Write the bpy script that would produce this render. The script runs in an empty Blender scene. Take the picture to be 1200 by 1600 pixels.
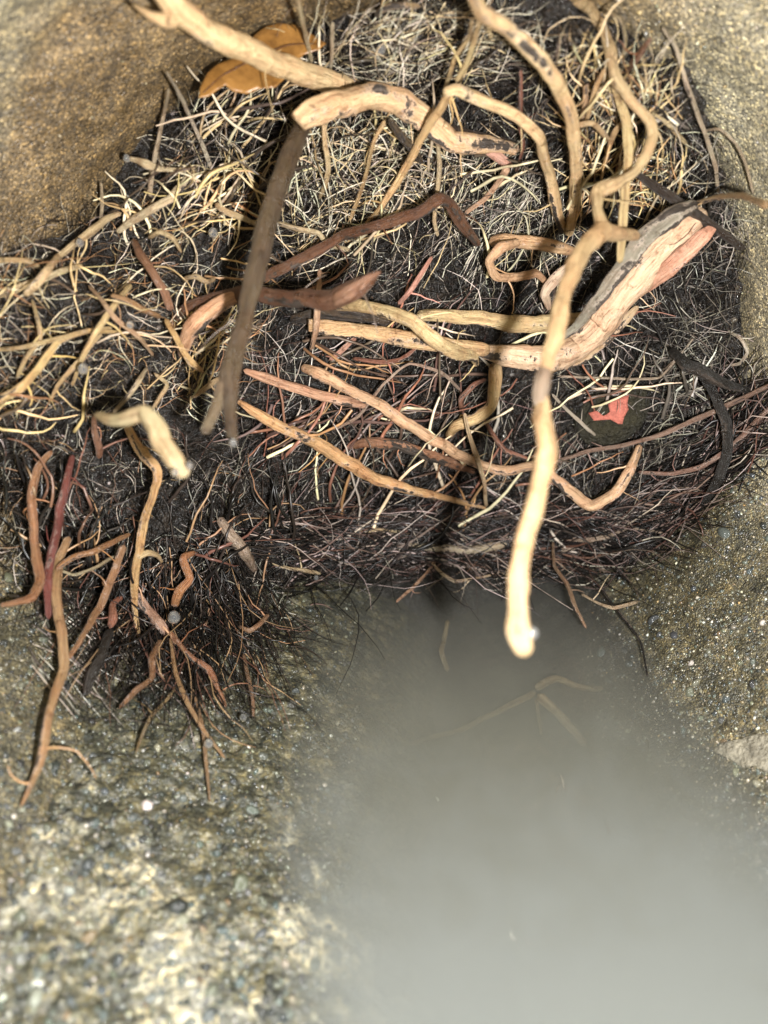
import bpy, math, random
import numpy as np
from mathutils import Vector, Matrix, noise as mnoise
from mathutils.bvhtree import BVHTree

random.seed(7)
rng = np.random.default_rng(7)
R = math.radians
scene = bpy.context.scene
COL = scene.collection

# ------------------------------------------------------------------ camera
# A phone held at the mouth of a 20 cm drain pipe. Metres. +Y runs into the pipe, the water level is z = 0.
FPX = 1202.0                                  # focal length in pixels of the 1200 x 1600 photograph
CAM = Vector((0.0, 0.0, 0.144))
PITCH, YAW = R(28.4), R(-1.05)
cd = bpy.data.cameras.new('camera')
cam = bpy.data.objects.new('camera', cd); COL.objects.link(cam)
cam.location = CAM
cam.rotation_euler = (math.pi/2 - PITCH, 0, YAW)
cd.sensor_fit = 'VERTICAL'; cd.sensor_height = 36.0; cd.sensor_width = 27.0
cd.lens = 36.0*FPX/1600.0
cd.clip_start = 0.004; cd.clip_end = 500.0
cd.dof.use_dof = True; cd.dof.focus_distance = 0.222; cd.dof.aperture_fstop = 9.5
scene.camera = cam
scene.render.resolution_x = 768; scene.render.resolution_y = 1024

# ------------------------------------------------------------------ world, light, exposure
SUN_EL, SUN_ROT = R(8), R(200)
world = bpy.data.worlds.new('World'); scene.world = world; world.use_nodes = True
wn = world.node_tree; wn.nodes.clear()
sky = wn.nodes.new('ShaderNodeTexSky'); sky.sky_type = 'NISHITA'; sky.sun_disc = False
sky.sun_elevation = SUN_EL; sky.sun_rotation = SUN_ROT
bg = wn.nodes.new('ShaderNodeBackground'); bg.inputs['Strength'].default_value = 0.004
wo = wn.nodes.new('ShaderNodeOutputWorld')
wn.links.new(sky.outputs[0], bg.inputs[0]); wn.links.new(bg.outputs[0], wo.inputs[0])
# The photograph is lit by the phone's lit flash, a few centimetres beside and below its lens.
CAMROT = cam.rotation_euler.to_matrix()
fl = bpy.data.lights.new('phone_flash', 'POINT'); fl.energy = 5.6; fl.shadow_soft_size = 0.0035; fl.color = (1.0, 0.99, 0.97)
flo = bpy.data.objects.new('phone_flash', fl); COL.objects.link(flo)
flo.location = CAM + CAMROT @ Vector((0.024, -0.012, 0.0))
vs = scene.view_settings
vs.view_transform = 'Standard'; vs.look = 'None'; vs.exposure = 0.0; vs.gamma = 1.0; vs.use_curve_mapping = False
cy = scene.cycles
cy.use_denoising = True
cy.max_bounces = 8; cy.diffuse_bounces = 3; cy.glossy_bounces = 3; cy.transmission_bounces = 6
cy.volume_bounces = 2; cy.transparent_max_bounces = 12
cy.caustics_reflective = False; cy.caustics_refractive = False
cy.sample_clamp_indirect = 4.0

# ------------------------------------------------------------------ helpers
def tag(o, label=None, cat=None, group=None, kind=None):
    if label: o['label'] = label
    if cat: o['category'] = cat
    if group: o['group'] = group
    if kind: o['kind'] = kind
    return o

def ray(px, py):
    """World direction through a photograph pixel with unit depth along the lens axis."""
    return CAMROT @ Vector(((px-600)/FPX, (800-py)/FPX, -1.0))
ROTN = np.array(CAMROT); CAMN = np.array(CAM)
def unproj(px, py, depth):
    px, py, depth = np.broadcast_arrays(np.asarray(px, float), np.asarray(py, float), np.asarray(depth, float))
    d = np.stack([(px-600)/FPX, (800-py)/FPX, -np.ones_like(px)], -1) @ ROTN.T
    return CAMN + d*depth[..., None]

def fbm(p, octv=3):
    v = 0.0; a = 1.0
    for _ in range(octv):
        v += a*mnoise.noise(p); p = p*2.07; a *= 0.5
    return v

def mesh_obj(name, verts, faces, mat, parent=None, smooth=True, attrs=None):
    me = bpy.data.meshes.new(name)
    me.from_pydata(verts if isinstance(verts, list) else verts.tolist(), [], faces if isinstance(faces, list) else faces.tolist())
    if smooth: me.polygons.foreach_set('use_smooth', [True]*len(me.polygons))
    for k, (typ, data) in (attrs or {}).items():
        at = me.attributes.new(k, typ, 'POINT')
        data = np.asarray(data, dtype=np.float32)
        at.data.foreach_set({'FLOAT': 'value', 'FLOAT_VECTOR': 'vector', 'FLOAT_COLOR': 'color'}[typ], data.ravel())
    me.update()
    if mat: me.materials.append(mat)
    o = bpy.data.objects.new(name, me); COL.objects.link(o)
    if parent: o.parent = parent
    return o

# ------------------------------------------------------------------ materials
class NT:
    def __init__(s, name):
        s.m = bpy.data.materials.new(name); s.m.use_nodes = True
        s.t = s.m.node_tree; s.t.nodes.clear()
        s.out = s.n('ShaderNodeOutputMaterial')
    def n(s, typ, **kw):
        nd = s.t.nodes.new(typ)
        for k, v in kw.items(): setattr(nd, k, v)
        return nd
    def l(s, a, b): s.t.links.new(a, b)
    def noise(s, vec, scale, detail=4, rough=0.55, dist=0.0):
        n = s.n('ShaderNodeTexNoise'); n.inputs['Scale'].default_value = scale
        n.inputs['Detail'].default_value = detail; n.inputs['Roughness'].default_value = rough
        n.inputs['Distortion'].default_value = dist
        if vec is not None: s.l(vec, n.inputs['Vector'])
        return n.outputs['Fac']
    def vor(s, vec, scale, feature='F1'):
        n = s.n('ShaderNodeTexVoronoi', feature=feature); n.inputs['Scale'].default_value = scale
        s.l(vec, n.inputs['Vector']); return n
    def ramp(s, fac, stops, interp='LINEAR'):
        n = s.n('ShaderNodeValToRGB'); cr = n.color_ramp; cr.interpolation = interp
        while len(cr.elements) < len(stops): cr.elements.new(0.5)
        for e, (p, c) in zip(cr.elements, stops):
            e.position = p; e.color = (*c, 1) if len(c) == 3 else c
        s.l(fac, n.inputs['Fac']); return n.outputs['Color']
    def mix(s, fac, a, b, blend='MIX'):
        n = s.n('ShaderNodeMix', data_type='RGBA', blend_type=blend)
        for sock, v in ((n.inputs[0], fac), (n.inputs[6], a), (n.inputs[7], b)):
            if hasattr(v, 'links'): s.l(v, sock)
            elif isinstance(v, (int, float)): sock.default_value = v
            else: sock.default_value = (*v, 1)
        return n.outputs[2]
    def math(s, op, a, b=None, clamp=False):
        n = s.n('ShaderNodeMath', operation=op, use_clamp=clamp)
        for sock, v in ((n.inputs[0], a), (n.inputs[1], b)):
            if v is None: continue
            if hasattr(v, 'links'): s.l(v, sock)
            else: sock.default_value = v
        return n.outputs[0]
    def attr(s, name, out='Fac'):
        n = s.n('ShaderNodeAttribute', attribute_name=name); return n.outputs[out]
    def bump(s, h, strength, dist, prev=None):
        n = s.n('ShaderNodeBump'); n.inputs['Strength'].default_value = strength; n.inputs['Distance'].default_value = dist
        s.l(h, n.inputs['Height'])
        if prev is not None: s.l(prev, n.inputs['Normal'])
        return n.outputs['Normal']
    def pbsdf(s, col, rough=0.5, spec=0.5, normal=None, **kw):
        p = s.n('ShaderNodeBsdfPrincipled')
        for sock, v in ((p.inputs['Base Color'], col), (p.inputs['Roughness'], rough), (p.inputs['Specular IOR Level'], spec)):
            if hasattr(v, 'links'): s.l(v, sock)
            elif isinstance(v, (int, float)): sock.default_value = v
            else: sock.default_value = (*v, 1)
        if normal is not None: s.l(normal, p.inputs['Normal'])
        for k, v in kw.items(): p.inputs[k.replace('_', ' ')].default_value = v
        s.l(p.outputs[0], s.out.inputs['Surface']); return p
    def obj(s): return s.n('ShaderNodeTexCoord').outputs['Object']

def m_concrete():
    t = NT('wet_sandy_concrete'); v = t.obj()
    big = t.noise(v, 22, 4, 0.6)
    mid = t.noise(v, 120, 4, 0.6)
    grain = t.vor(v, 2300)
    g2 = t.vor(v, 800)
    geo = t.n('ShaderNodeSeparateXYZ'); t.l(v, geo.inputs[0])
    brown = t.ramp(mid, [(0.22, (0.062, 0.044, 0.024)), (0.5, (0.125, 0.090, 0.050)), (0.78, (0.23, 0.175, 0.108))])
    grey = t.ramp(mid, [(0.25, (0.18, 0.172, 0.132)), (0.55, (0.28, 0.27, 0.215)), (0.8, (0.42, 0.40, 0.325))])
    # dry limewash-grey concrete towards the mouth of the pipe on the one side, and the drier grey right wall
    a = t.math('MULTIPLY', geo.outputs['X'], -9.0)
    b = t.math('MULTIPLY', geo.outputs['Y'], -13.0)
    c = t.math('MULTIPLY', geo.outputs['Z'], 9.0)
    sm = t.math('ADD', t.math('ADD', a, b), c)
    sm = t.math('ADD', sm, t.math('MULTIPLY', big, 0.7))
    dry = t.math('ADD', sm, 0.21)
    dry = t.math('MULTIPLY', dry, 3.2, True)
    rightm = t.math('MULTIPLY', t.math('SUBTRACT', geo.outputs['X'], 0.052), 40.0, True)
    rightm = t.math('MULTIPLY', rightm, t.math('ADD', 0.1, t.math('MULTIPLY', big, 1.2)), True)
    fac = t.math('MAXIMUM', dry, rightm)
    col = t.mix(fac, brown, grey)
    wetz = t.math('MULTIPLY', t.math('SUBTRACT', t.math('ADD', 0.030, t.math('MULTIPLY', big, 0.045)), geo.outputs['Z']), 70.0, True)
    algae = t.ramp(mid, [(0.3, (0.035, 0.036, 0.028)), (0.55, (0.085, 0.078, 0.052)), (0.75, (0.15, 0.125, 0.075))])
    col = t.mix(wetz, col, algae)
    bed_dark = t.math('MULTIPLY', t.math('SUBTRACT', -0.003, geo.outputs['Z']), 300.0, True)
    col = t.mix(bed_dark, col, (0.022, 0.02, 0.015))  # concrete darkened below the water level
    gr = t.ramp(grain.outputs['Color'], [(0.1, (0.22, 0.20, 0.18)), (0.45, (0.80, 0.77, 0.70)), (0.75, (1.3, 1.2, 1.0)), (0.93, (3.2, 2.9, 2.2))])
    col = t.mix(0.9, col, gr, 'MULTIPLY')
    gb = t.ramp(g2.outputs['Color'], [(0.2, (0.55, 0.55, 0.58)), (0.55, (1, 1, 1)), (0.9, (1.5, 1.4, 1.15))])
    col = t.mix(0.55, col, gb, 'MULTIPLY')
    h = t.math('ADD', t.math('MULTIPLY', grain.outputs['Distance'], -0.6), t.math('MULTIPLY', t.noise(v, 900, 3), 0.8))
    n = t.bump(h, 0.9, 0.0006)
    n = t.bump(mid, 0.5, 0.0015, n)
    rough = t.ramp(t.noise(v, 500, 2), [(0.3, (0.25,)*3), (0.7, (0.7,)*3)])
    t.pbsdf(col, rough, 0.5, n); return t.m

def m_bank():
    t = NT('washed_out_mortar'); v = t.obj()
    big = t.noise(v, 42, 6, 0.68); mid = t.noise(v, 200, 5, 0.6)
    grain = t.vor(v, 1300); g2 = t.vor(v, 480)
    dark = t.ramp(mid, [(0.3, (0.022, 0.024, 0.020)), (0.5, (0.052, 0.052, 0.040)), (0.7, (0.10, 0.092, 0.062))])
    cream = t.ramp(mid, [(0.3, (0.13, 0.123, 0.10)), (0.7, (0.33, 0.315, 0.265))])
    sep = t.n('ShaderNodeSeparateXYZ'); t.l(v, sep.inputs[0])
    near = t.math('MULTIPLY', t.math('SUBTRACT', 0.135, sep.outputs['Y']), 3.0)     # the mortar skin survives near the mouth
    pm = t.math('ADD', big, t.math('MINIMUM', near, 0.10))
    patch = t.ramp(pm, [(0.59, (0, 0, 0)), (0.66, (1, 1, 1))])
    col = t.mix(patch, dark, cream)
    gr = t.ramp(grain.outputs['Color'], [(0.1, (0.4, 0.4, 0.4)), (0.5, (0.9, 0.9, 0.85)), (0.9, (1.9, 1.8, 1.4))])
    col = t.mix(0.7, col, gr, 'MULTIPLY')
    gb = t.ramp(g2.outputs['Color'], [(0.15, (0.35, 0.40, 0.45)), (0.5, (1, 1, 0.95)), (0.85, (1.7, 1.5, 1.1))])
    col = t.mix(0.6, col, gb, 'MULTIPLY')
    h = t.math('ADD', t.math('MULTIPLY', g2.outputs['Distance'], -0.7), t.noise(v, 900, 3))
    n = t.bump(h, 0.9, 0.0009)
    rough = t.ramp(t.noise(v, 420, 2), [(0.35, (0.12,)*3), (0.65, (0.6,)*3)])
    t.pbsdf(col, rough, 0.5, n); return t.m

def m_soil():
    t = NT('wet_black_soil'); v = t.obj()
    mid = t.noise(v, 350, 5, 0.65); big = t.noise(v, 40, 3)
    col = t.ramp(mid, [(0.3, (0.004, 0.0035, 0.003)), (0.48, (0.013, 0.0105, 0.0088)), (0.64, (0.045, 0.034, 0.026)), (0.8, (0.10, 0.085, 0.07))])
    col = t.mix(big, col, t.mix(0.5, col, (0.014, 0.010, 0.007)))
    n = t.bump(t.noise(v, 1600, 4, 0.7), 1.0, 0.0011)
    n = t.bump(t.noise(v, 420, 3, 0.6), 0.8, 0.002, n)
    rough = t.ramp(t.noise(v, 800, 3), [(0.4, (0.10,)*3), (0.65, (0.5,)*3)])
    t.pbsdf(col, rough, 0.7, n); return t.m

def m_root(name, rough0=0.36, fibre=1.0):
    """Woody root: the object's own colour, pinker streaks, long fibres, bark remains where the bark attribute is high."""
    t = NT(name)
    oc = t.n('ShaderNodeObjectInfo').outputs['Color']
    fib = t.attr('fib', 'Vector')
    v = t.obj()
    st = t.noise(fib, 1.0, 5, 0.6)
    st2 = t.noise(fib, 3.5, 4, 0.65)
    blot = t.noise(v, 170, 4, 0.6)
    pink = t.mix(1.0, oc, (1.0, 0.89, 0.86), 'MULTIPLY')
    c = t.mix(t.ramp(blot, [(0.42, (0, 0, 0)), (0.62, (1, 1, 1))]), oc, pink)
    shade = t.ramp(st, [(0.30, (0.40, 0.31, 0.25)), (0.46, (0.84, 0.80, 0.74)), (0.70, (1.18, 1.16, 1.12))])
    c = t.mix(0.9, c, shade, 'MULTIPLY')
    dirt = t.ramp(t.noise(v, 330, 6, 0.75), [(0.56, (1, 1, 1)), (0.66, (0.36, 0.27, 0.2)), (0.74, (0.12, 0.09, 0.07))])
    c = t.mix(0.85, c, dirt, 'MULTIPLY')
    dk = t.ramp(st2, [(0.30, (0.38, 0.28, 0.22)), (0.43, (1, 1, 1))])
    c = t.mix(0.8, c, dk, 'MULTIPLY')
    bm = t.math('ADD', t.attr('bark'), t.math('MULTIPLY', t.math('SUBTRACT', t.noise(v, 520, 6, 0.75), 0.5), 1.5))
    bcol = t.ramp(t.noise(fib, 2.2, 5, 0.7), [(0.3, (0.012, 0.010, 0.009)), (0.5, (0.045, 0.032, 0.024)), (0.66, (0.13, 0.10, 0.08)), (0.8, (0.33, 0.29, 0.26))])
    edge = t.ramp(bm, [(0.36, (0, 0, 0)), (0.46, (1, 1, 1)), (0.54, (0, 0, 0))])
    c = t.mix(t.math('MULTIPLY', edge, 0.4 if fibre <= 1 else 0.0), c, (0.68, 0.54, 0.46))
    c = t.mix(t.ramp(bm, [(0.50, (0, 0, 0)), (0.56, (1, 1, 1))]), c, bcol)
    h = t.math('ADD', st2, t.math('MULTIPLY', bm, 0.6))
    n = t.bump(h, 1.0*fibre, 0.0011)
    n = t.bump(t.noise(v, 1500, 3), 0.35, 0.0004, n)
    rough = t.ramp(t.noise(v, 260, 3), [(0.35, (rough0-0.12,)*3), (0.7, (rough0+0.22,)*3)])
    p = t.pbsdf(c, rough, 0.5, n)
    p.inputs['Coat Weight'].default_value = 0.32; p.inputs['Coat Roughness'].default_value = 0.18      # film of water
    t.l(t.bump(t.noise(v, 900, 4, 0.65), 0.8, 0.0011), p.inputs['Coat Normal'])
    return t.m

def m_vcol(name, rough=0.4, spec=0.5, bump=0.0):
    t = NT(name); v = t.obj()
    c = t.attr('col', 'Color')
    c = t.mix(0.5, c, t.ramp(t.noise(v, 700, 3), [(0.3, (0.6, 0.58, 0.55)), (0.7, (1.25, 1.25, 1.22))]), 'MULTIPLY')
    n = t.bump(t.noise(v, 2500, 3), bump, 0.0004) if bump else None
    t.pbsdf(c, rough, spec, n); return t.m

def m_pebble():
    t = NT('wet_pebble'); v = t.obj()
    c = t.n('ShaderNodeObjectInfo').outputs['Color']
    sp = t.ramp(t.noise(v, 6, 4, 0.7), [(0.3, (0.55, 0.55, 0.57)), (0.6, (1.1, 1.1, 1.08))])
    c = t.mix(0.7, c, sp, 'MULTIPLY')
    t.pbsdf(c, 0.16, 0.6, t.bump(t.noise(v, 14, 3), 0.3, 0.05)); return t.m

def m_water():
    t = NT('cloudy_water')
    v = t.obj()
    gm = t.n('ShaderNodeNewGeometry'); dt = t.n('ShaderNodeVectorMath', operation='DOT_PRODUCT')
    t.l(gm.outputs['Incoming'], dt.inputs[0]); t.l(gm.outputs['Normal'], dt.inputs[1])
    sch = t.math('POWER', t.math('SUBTRACT', 1.0, t.math('ABSOLUTE', dt.outputs['Value'])), 5.0)     # Schlick's mirror share of a water surface
    sch = t.math('ADD', 0.02, t.math('MULTIPLY', sch, 0.98))
    n = t.bump(t.noise(v, 70, 3), 0.4, 0.003)
    gl = t.n('ShaderNodeBsdfGlossy'); gl.inputs['Roughness'].default_value = 0.06
    t.l(n, gl.inputs['Normal'])
    tr = t.n('ShaderNodeBsdfTransparent')
    mx = t.n('ShaderNodeMixShader'); t.l(sch, mx.inputs[0]); t.l(tr.outputs[0], mx.inputs[1]); t.l(gl.outputs[0], mx.inputs[2])
    t.l(mx.outputs[0], t.out.inputs['Surface'])
    vo = t.n('ShaderNodeVolumePrincipled')
    vo.inputs['Color'].default_value = (0.60, 0.62, 0.585, 1)
    sp = t.n('ShaderNodeSeparateXYZ'); t.l(v, sp.inputs[0])          # clearer towards the roots, which also stands in for the light's falloff
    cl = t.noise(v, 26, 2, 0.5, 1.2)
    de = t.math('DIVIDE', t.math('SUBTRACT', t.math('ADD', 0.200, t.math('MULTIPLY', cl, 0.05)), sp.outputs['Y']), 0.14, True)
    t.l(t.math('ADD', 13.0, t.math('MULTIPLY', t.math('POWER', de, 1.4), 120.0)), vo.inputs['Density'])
    cc = t.ramp(t.math('ADD', de, t.math('MULTIPLY', t.math('SUBTRACT', t.noise(v, 48, 4, 0.6, 2.5), 0.5), 0.75)), [(0.05, (0.36, 0.36, 0.33)), (0.5, (0.46, 0.46, 0.40)), (0.95, (0.56, 0.58, 0.555))])  # darker towards the roots: falloff of light put into the volume colour
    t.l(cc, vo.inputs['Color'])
    vo.inputs['Anisotropy'].default_value = 0.1
    t.l(vo.outputs[0], t.out.inputs['Volume'])
    return t.m

def m_drop():
    t = NT('clear_water_drop')
    p = t.pbsdf((1, 1, 1), 0.02, 0.5); p.inputs['Transmission Weight'].default_value = 0.93; p.inputs['Coat Weight'].default_value = 1.0; p.inputs['Roughness'].default_value = 0.0; p.inputs['IOR'].default_value = 1.33
    return t.m

def m_leaf():
    t = NT('wet_dead_leaf'); v = t.obj()
    c = t.ramp(t.noise(v, 260, 6, 0.7), [(0.28, (0.07, 0.03, 0.010)), (0.42, (0.17, 0.078, 0.018)), (0.6, (0.24, 0.115, 0.028)), (0.8, (0.31, 0.165, 0.05))])
    p = t.pbsdf(c, 0.38, 0.5, t.bump(t.noise(v, 900, 3), 0.3, 0.0004))
    return t.m

def m_plain(name, c, rough, sc=300, var=0.5, bump=0.5, bd=0.0006):
    t = NT(name); v = t.obj()
    k = t.ramp(t.noise(v, sc, 5, 0.65), [(0.25, (1-var,)*3), (0.75, (1+var*0.6,)*3)])
    t.pbsdf(t.mix(1.0, c, k, 'MULTIPLY'), rough, 0.5, t.bump(t.noise(v, sc*2.5, 4, 0.6), bump, bd)); return t.m

M = dict(concrete=m_concrete(), bank=m_bank(), soil=m_soil(), root=m_root('peeled_root_wood'), barky=m_root('barky_root', 0.34, 1.3),
         hair=m_vcol('root_hair', 0.33, 0.38), grains=m_vcol('sand_grain', 0.2, 0.6), crumb=m_vcol('wet_crumb', 0.14, 0.7, 0.6), pebble=m_pebble(), water=m_water(), drop=m_drop(), leaf=m_leaf(),
         mud=m_plain('grey_mud', (0.10, 0.085, 0.06), 0.6, 60), headwall=m_plain('plain_concrete', (0.32, 0.30, 0.26), 0.75, 40),
         stone=m_plain('olive_stone', (0.032, 0.028, 0.015), 0.45, 420, 0.8, 1.0, 0.0020), red=m_plain('red_flake', (0.46, 0.135, 0.095), 0.6, 900, 0.45, 1.0),
         mortar=m_plain('pale_mortar', (0.25, 0.225, 0.17), 0.5, 350, 0.7, 1.0, 0.0016), foam=m_plain('foam_fleck', (0.75, 0.76, 0.72), 0.5))

# ------------------------------------------------------------------ the setting: pipe, bank, water, soil plug
PX, PZ, PR = 0.013, 0.066, 0.096
Y0, Y1 = 0.030, 0.330
def nz(x, y, z, s, o=3): return fbm(Vector((x*s, y*s, z*s)), o)

def build_pipe():
    NA, NY = 240, 150
    vs_, fs = [], []
    for j in range(NY+1):
        y = Y0 + (Y1-Y0)*j/NY
        for i in range(NA):
            a = 2*math.pi*i/NA
            cx, cz = math.cos(a), math.sin(a)
            x, z = PX+PR*cx, PZ+PR*cz
            rough = 0.0016 if cx > 0.2 and cz < 0.1 else 0.0009
            fl_ = min(1.0, max(0.0, (cz+0.55)/0.75)); fl_ = fl_*fl_*(3-2*fl_)
            lr_ = 0.11*max(0.0, 0.20-y) if cx > 0.2 and cz < -0.2 else 0.0
            r = PR + max(lr_, 0.0) + fl_*0.42*max(0.0, 0.235-y)*min(1.0, max(0.0, 0.235-y)/0.05) + 0.0022*nz(x, y, z, 28, 2) + rough*nz(x, y, z, 190, 3)
            vs_.append((PX+r*cx, y, PZ+r*cz))
    for j in range(NY):
        for i in range(NA):
            a, b = j*NA+i, j*NA+(i+1) % NA
            fs.append((a, a+NA, b+NA, b))          # normals face the axis
    # outer skin
    n0 = len(vs_)
    for j in (0, NY):
        y = Y0 + (Y1-Y0)*j/NY
        for i in range(NA):
            a = 2*math.pi*i/NA
            vs_.append((PX+(PR+0.105)*math.cos(a), y, PZ+(PR+0.105)*math.sin(a)))
    for i in range(NA):
        k = (i+1) % NA
        fs.append((n0+i, n0+k, n0+NA+k, n0+NA+i))
        fs.append((i, k, n0+k, n0+i))
        fs.append((NY*NA+i, n0+NA+i, n0+NA+k, NY*NA+k))
    return vs_, fs
pipe_v, pipe_f = build_pipe()
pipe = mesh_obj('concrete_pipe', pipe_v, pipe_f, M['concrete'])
tag(pipe, 'round sandy concrete drain pipe, brown and grey stained, surrounding the root mass', 'pipe')

def bank_z(x, y):
    k = np.interp(x, [-0.120, -0.095, -0.075, -0.045, -0.021, -0.005, 0.012, 0.03], [0.046, 0.028, 0.016, 0.007, 0.000, -0.007, -0.020, -0.04])
    return float(k)
def build_bank():
    NX, NY = 170, 260
    vs_, fs = [], []
    for j in range(NY+1):
        y = Y0+0.001 + (0.28-Y0)*j/NY
        for i in range(NX+1):
            x = -0.112 + 0.14*i/NX
            xx = x + 0.006*nz(x, y, 0.3, 22, 2)
            z = bank_z(xx, y) + 0.0022*nz(x, y, 1.7, 70, 3) + 0.0009*nz(x, y, 4.0, 330, 2)
            vs_.append((x, y, z))
    W = NX+1
    for j in range(NY):
        for i in range(NX):
            a = j*W+i
            fs.append((a, a+1, a+W+1, a+W))
    return vs_, fs
bank_v, bank_f = build_bank()
bank = mesh_obj('ground', bank_v, bank_f, M['bank'])
tag(bank, 'pebbly washed-out mortar bank sloping into the cloudy water', kind='structure')

def build_water():
    vs_, fs = [], []
    ext = PR + 0.016
    a0 = math.asin((0-PZ)/ext)
    prof = [(PX+ext*math.cos(a), PZ+ext*math.sin(a)) for a in np.linspace(math.pi-a0, 2*math.pi+a0, 33)]
    n = len(prof)
    for y in (Y0+0.004, 0.262):
        for x, z in prof: vs_.append((x, y, z))
    for i in range(n-1): fs.append((i, i+1, n+i+1, n+i))
    fs.append((n-1, 0, n, 2*n-1))
    fs.append(tuple(reversed(range(n)))); fs.append(tuple(range(n, 2*n)))
    return vs_, fs
wv, wf = build_water()
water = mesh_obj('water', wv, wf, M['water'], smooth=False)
import bmesh
_b = bmesh.new(); _b.from_mesh(water.data); bmesh.ops.recalc_face_normals(_b, faces=_b.faces); _b.to_mesh(water.data); _b.free()
tag(water, 'cloudy grey water standing in the bottom of the pipe', kind='structure')

def plug_y(x, z):
    y = float(np.interp(x, [-0.11, -0.090, -0.055, -0.025, 0.005, 0.04, 0.09, 0.115], [0.168, 0.178, 0.203, 0.224, 0.236, 0.240, 0.238, 0.232]))
    y += 0.10*max(0, z-0.03)*(1 if x < 0 else 0.35)
    y -= 0.014*math.exp(-(((x-0.02)/0.05)**2 + ((z-0.085)/0.045)**2))
    if z < 0.012: y -= 0.006*(1-max(z, 0)/0.012)
    return y
# where the edge of the root mass meets the pipe wall, read off the photograph
_pb = BVHTree.FromPolygons(pipe_v, pipe_f)
RIM = []
for px, py in [(-90, 470), (0, 402), (100, 372), (160, 312), (240, 200), (310, 150), (400, 85), (480, 52), (600, 10), (760, -10), (900, 5), (1000, 55), (1060, 130), (1110, 250), (1140, 380), (1156, 500), (1150, 620), (1105, 750), (1030, 840), (960, 895)]:
    d = (CAMROT @ Vector(((px-600)/FPX, (800-py)/FPX, -1.0))).normalized(); h = _pb.ray_cast(CAM, d)[0]
    if h is not None: RIM.append((math.atan2(h.z-PZ, h.x-PX) % (2*math.pi), h.y, math.hypot(h.x-PX, h.z-PZ)))
for a_, y_ in ((205, 0.178), (222, 0.188), (240, 0.210), (258, 0.228), (275, 0.236), (295, 0.238), (310, 0.236)): RIM.append((R(a_), y_, PR))
RIM.sort(); RA = np.array([q[0] for q in RIM]); RY = np.array([q[1] for q in RIM])
print('rim', [(round(math.degrees(q[0])), round(q[1], 3)) for q in RIM])
def rim_y(a): return float(np.interp(a % (2*math.pi), np.concatenate([RA-2*math.pi, RA, RA+2*math.pi]), np.tile(RY, 3)))
def build_plug():
    NR, NA = 150, 400
    vs_, fs = [(PX, plug_y(PX, PZ), PZ)], []
    for j in range(1, NR+1):
        r = (PR+0.03)*j/NR
        for i in range(NA):
            a = 2*math.pi*i/NA
            x, z = PX+r*math.cos(a), PZ+r*math.sin(a)
            w = min(1.0, r/PR)**3.5
            y = plug_y(x, z)*(1-w) + rim_y(a)*w
            y += 0.0065*nz(x, y, z, 38, 3) + 0.0022*nz(x, y, z, 170, 3) + 0.0010*nz(x, y, z, 520, 2)
            vs_.append((x, y, z))
    for i in range(NA): fs.append((0, 1+i, 1+(i+1) % NA))
    for j in range(NR-1):
        for i in range(NA):
            a, b = 1+j*NA+i, 1+j*NA+(i+1) % NA
            fs.append((a, a+NA, b+NA, b))
    return vs_, fs
plug_v, plug_f = build_plug()
root_ball = mesh_obj('root_ball', plug_v, plug_f, M['soil'])
tag(root_ball, 'wet black soil and tangled rootlets plugging the drain pipe', 'root ball')

# out of the picture: the wall the pipe comes out of and the ground before it
hv, hf = [], []
ring = [(PX+(PR+0.104)*math.cos(a), PZ+(PR+0.104)*math.sin(a)) for a in np.linspace(0, 2*math.pi, 48, endpoint=False)]
def sq(x, z):
    dx, dz = x-PX, z-PZ; k = 1.0/max(abs(dx), abs(dz)); return (PX+dx*k*1.6, PZ+dz*k*1.1)
for y in (Y0+0.006, Y0+0.2):
    for x, z in ring: hv.append((x, y, z))
    for x, z in ring: q = sq(x, z); hv.append((q[0], y, q[1]))
for i in range(48):
    k = (i+1) % 48
    hf += [(i, k, 48+k, 48+i), (48+i, 48+k, 144+k, 144+i)]
hw = mesh_obj('wall', hv, hf, M['headwall'], smooth=False)
tag(hw, 'plain concrete wall that the drain pipe runs out of', kind='structure')
gd = mesh_obj('ground', [(-60, -90, -0.012), (60, -90, -0.012), (60, Y0+0.003, -0.012), (-60, Y0+0.003, -0.012)], [(0, 1, 2, 3)], M['mud'], smooth=False)
tag(gd, 'grey mud in front of the pipe mouth', kind='structure')

# ------------------------------------------------------------------ a map of how far each surface is from the lens
BV = {'pipe': BVHTree.FromPolygons(pipe_v, pipe_f), 'bank': BVHTree.FromPolygons(bank_v, bank_f),
      'plug': BVHTree.FromPolygons(plug_v, plug_f), 'water': BVHTree.FromPolygons(wv, wf)}
FWD = CAMROT @ Vector((0, 0, -1))
def cast(px, py, skip=()):
    d = ray(px, py); L = d.length; dn = d/L
    best = None
    for k, b in BV.items():
        if k in skip: continue
        h = b.ray_cast(CAM, dn)
        if h[0] is not None:
            dep = h[3]/L
            if best is None or dep < best[0]: best = (dep, k, h[0], h[1])
    return best or (0.3, 'none', None, None)
STEP = 12.0; GX0, GY0 = -240, -240; GW, GH = 141, 175
DEPTH = np.zeros((GH, GW)); DEPTHW = np.zeros((GH, GW))
for j in range(GH):
    for i in range(GW):
        c = cast(GX0+i*STEP, GY0+j*STEP); DEPTH[j, i] = c[0]
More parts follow.
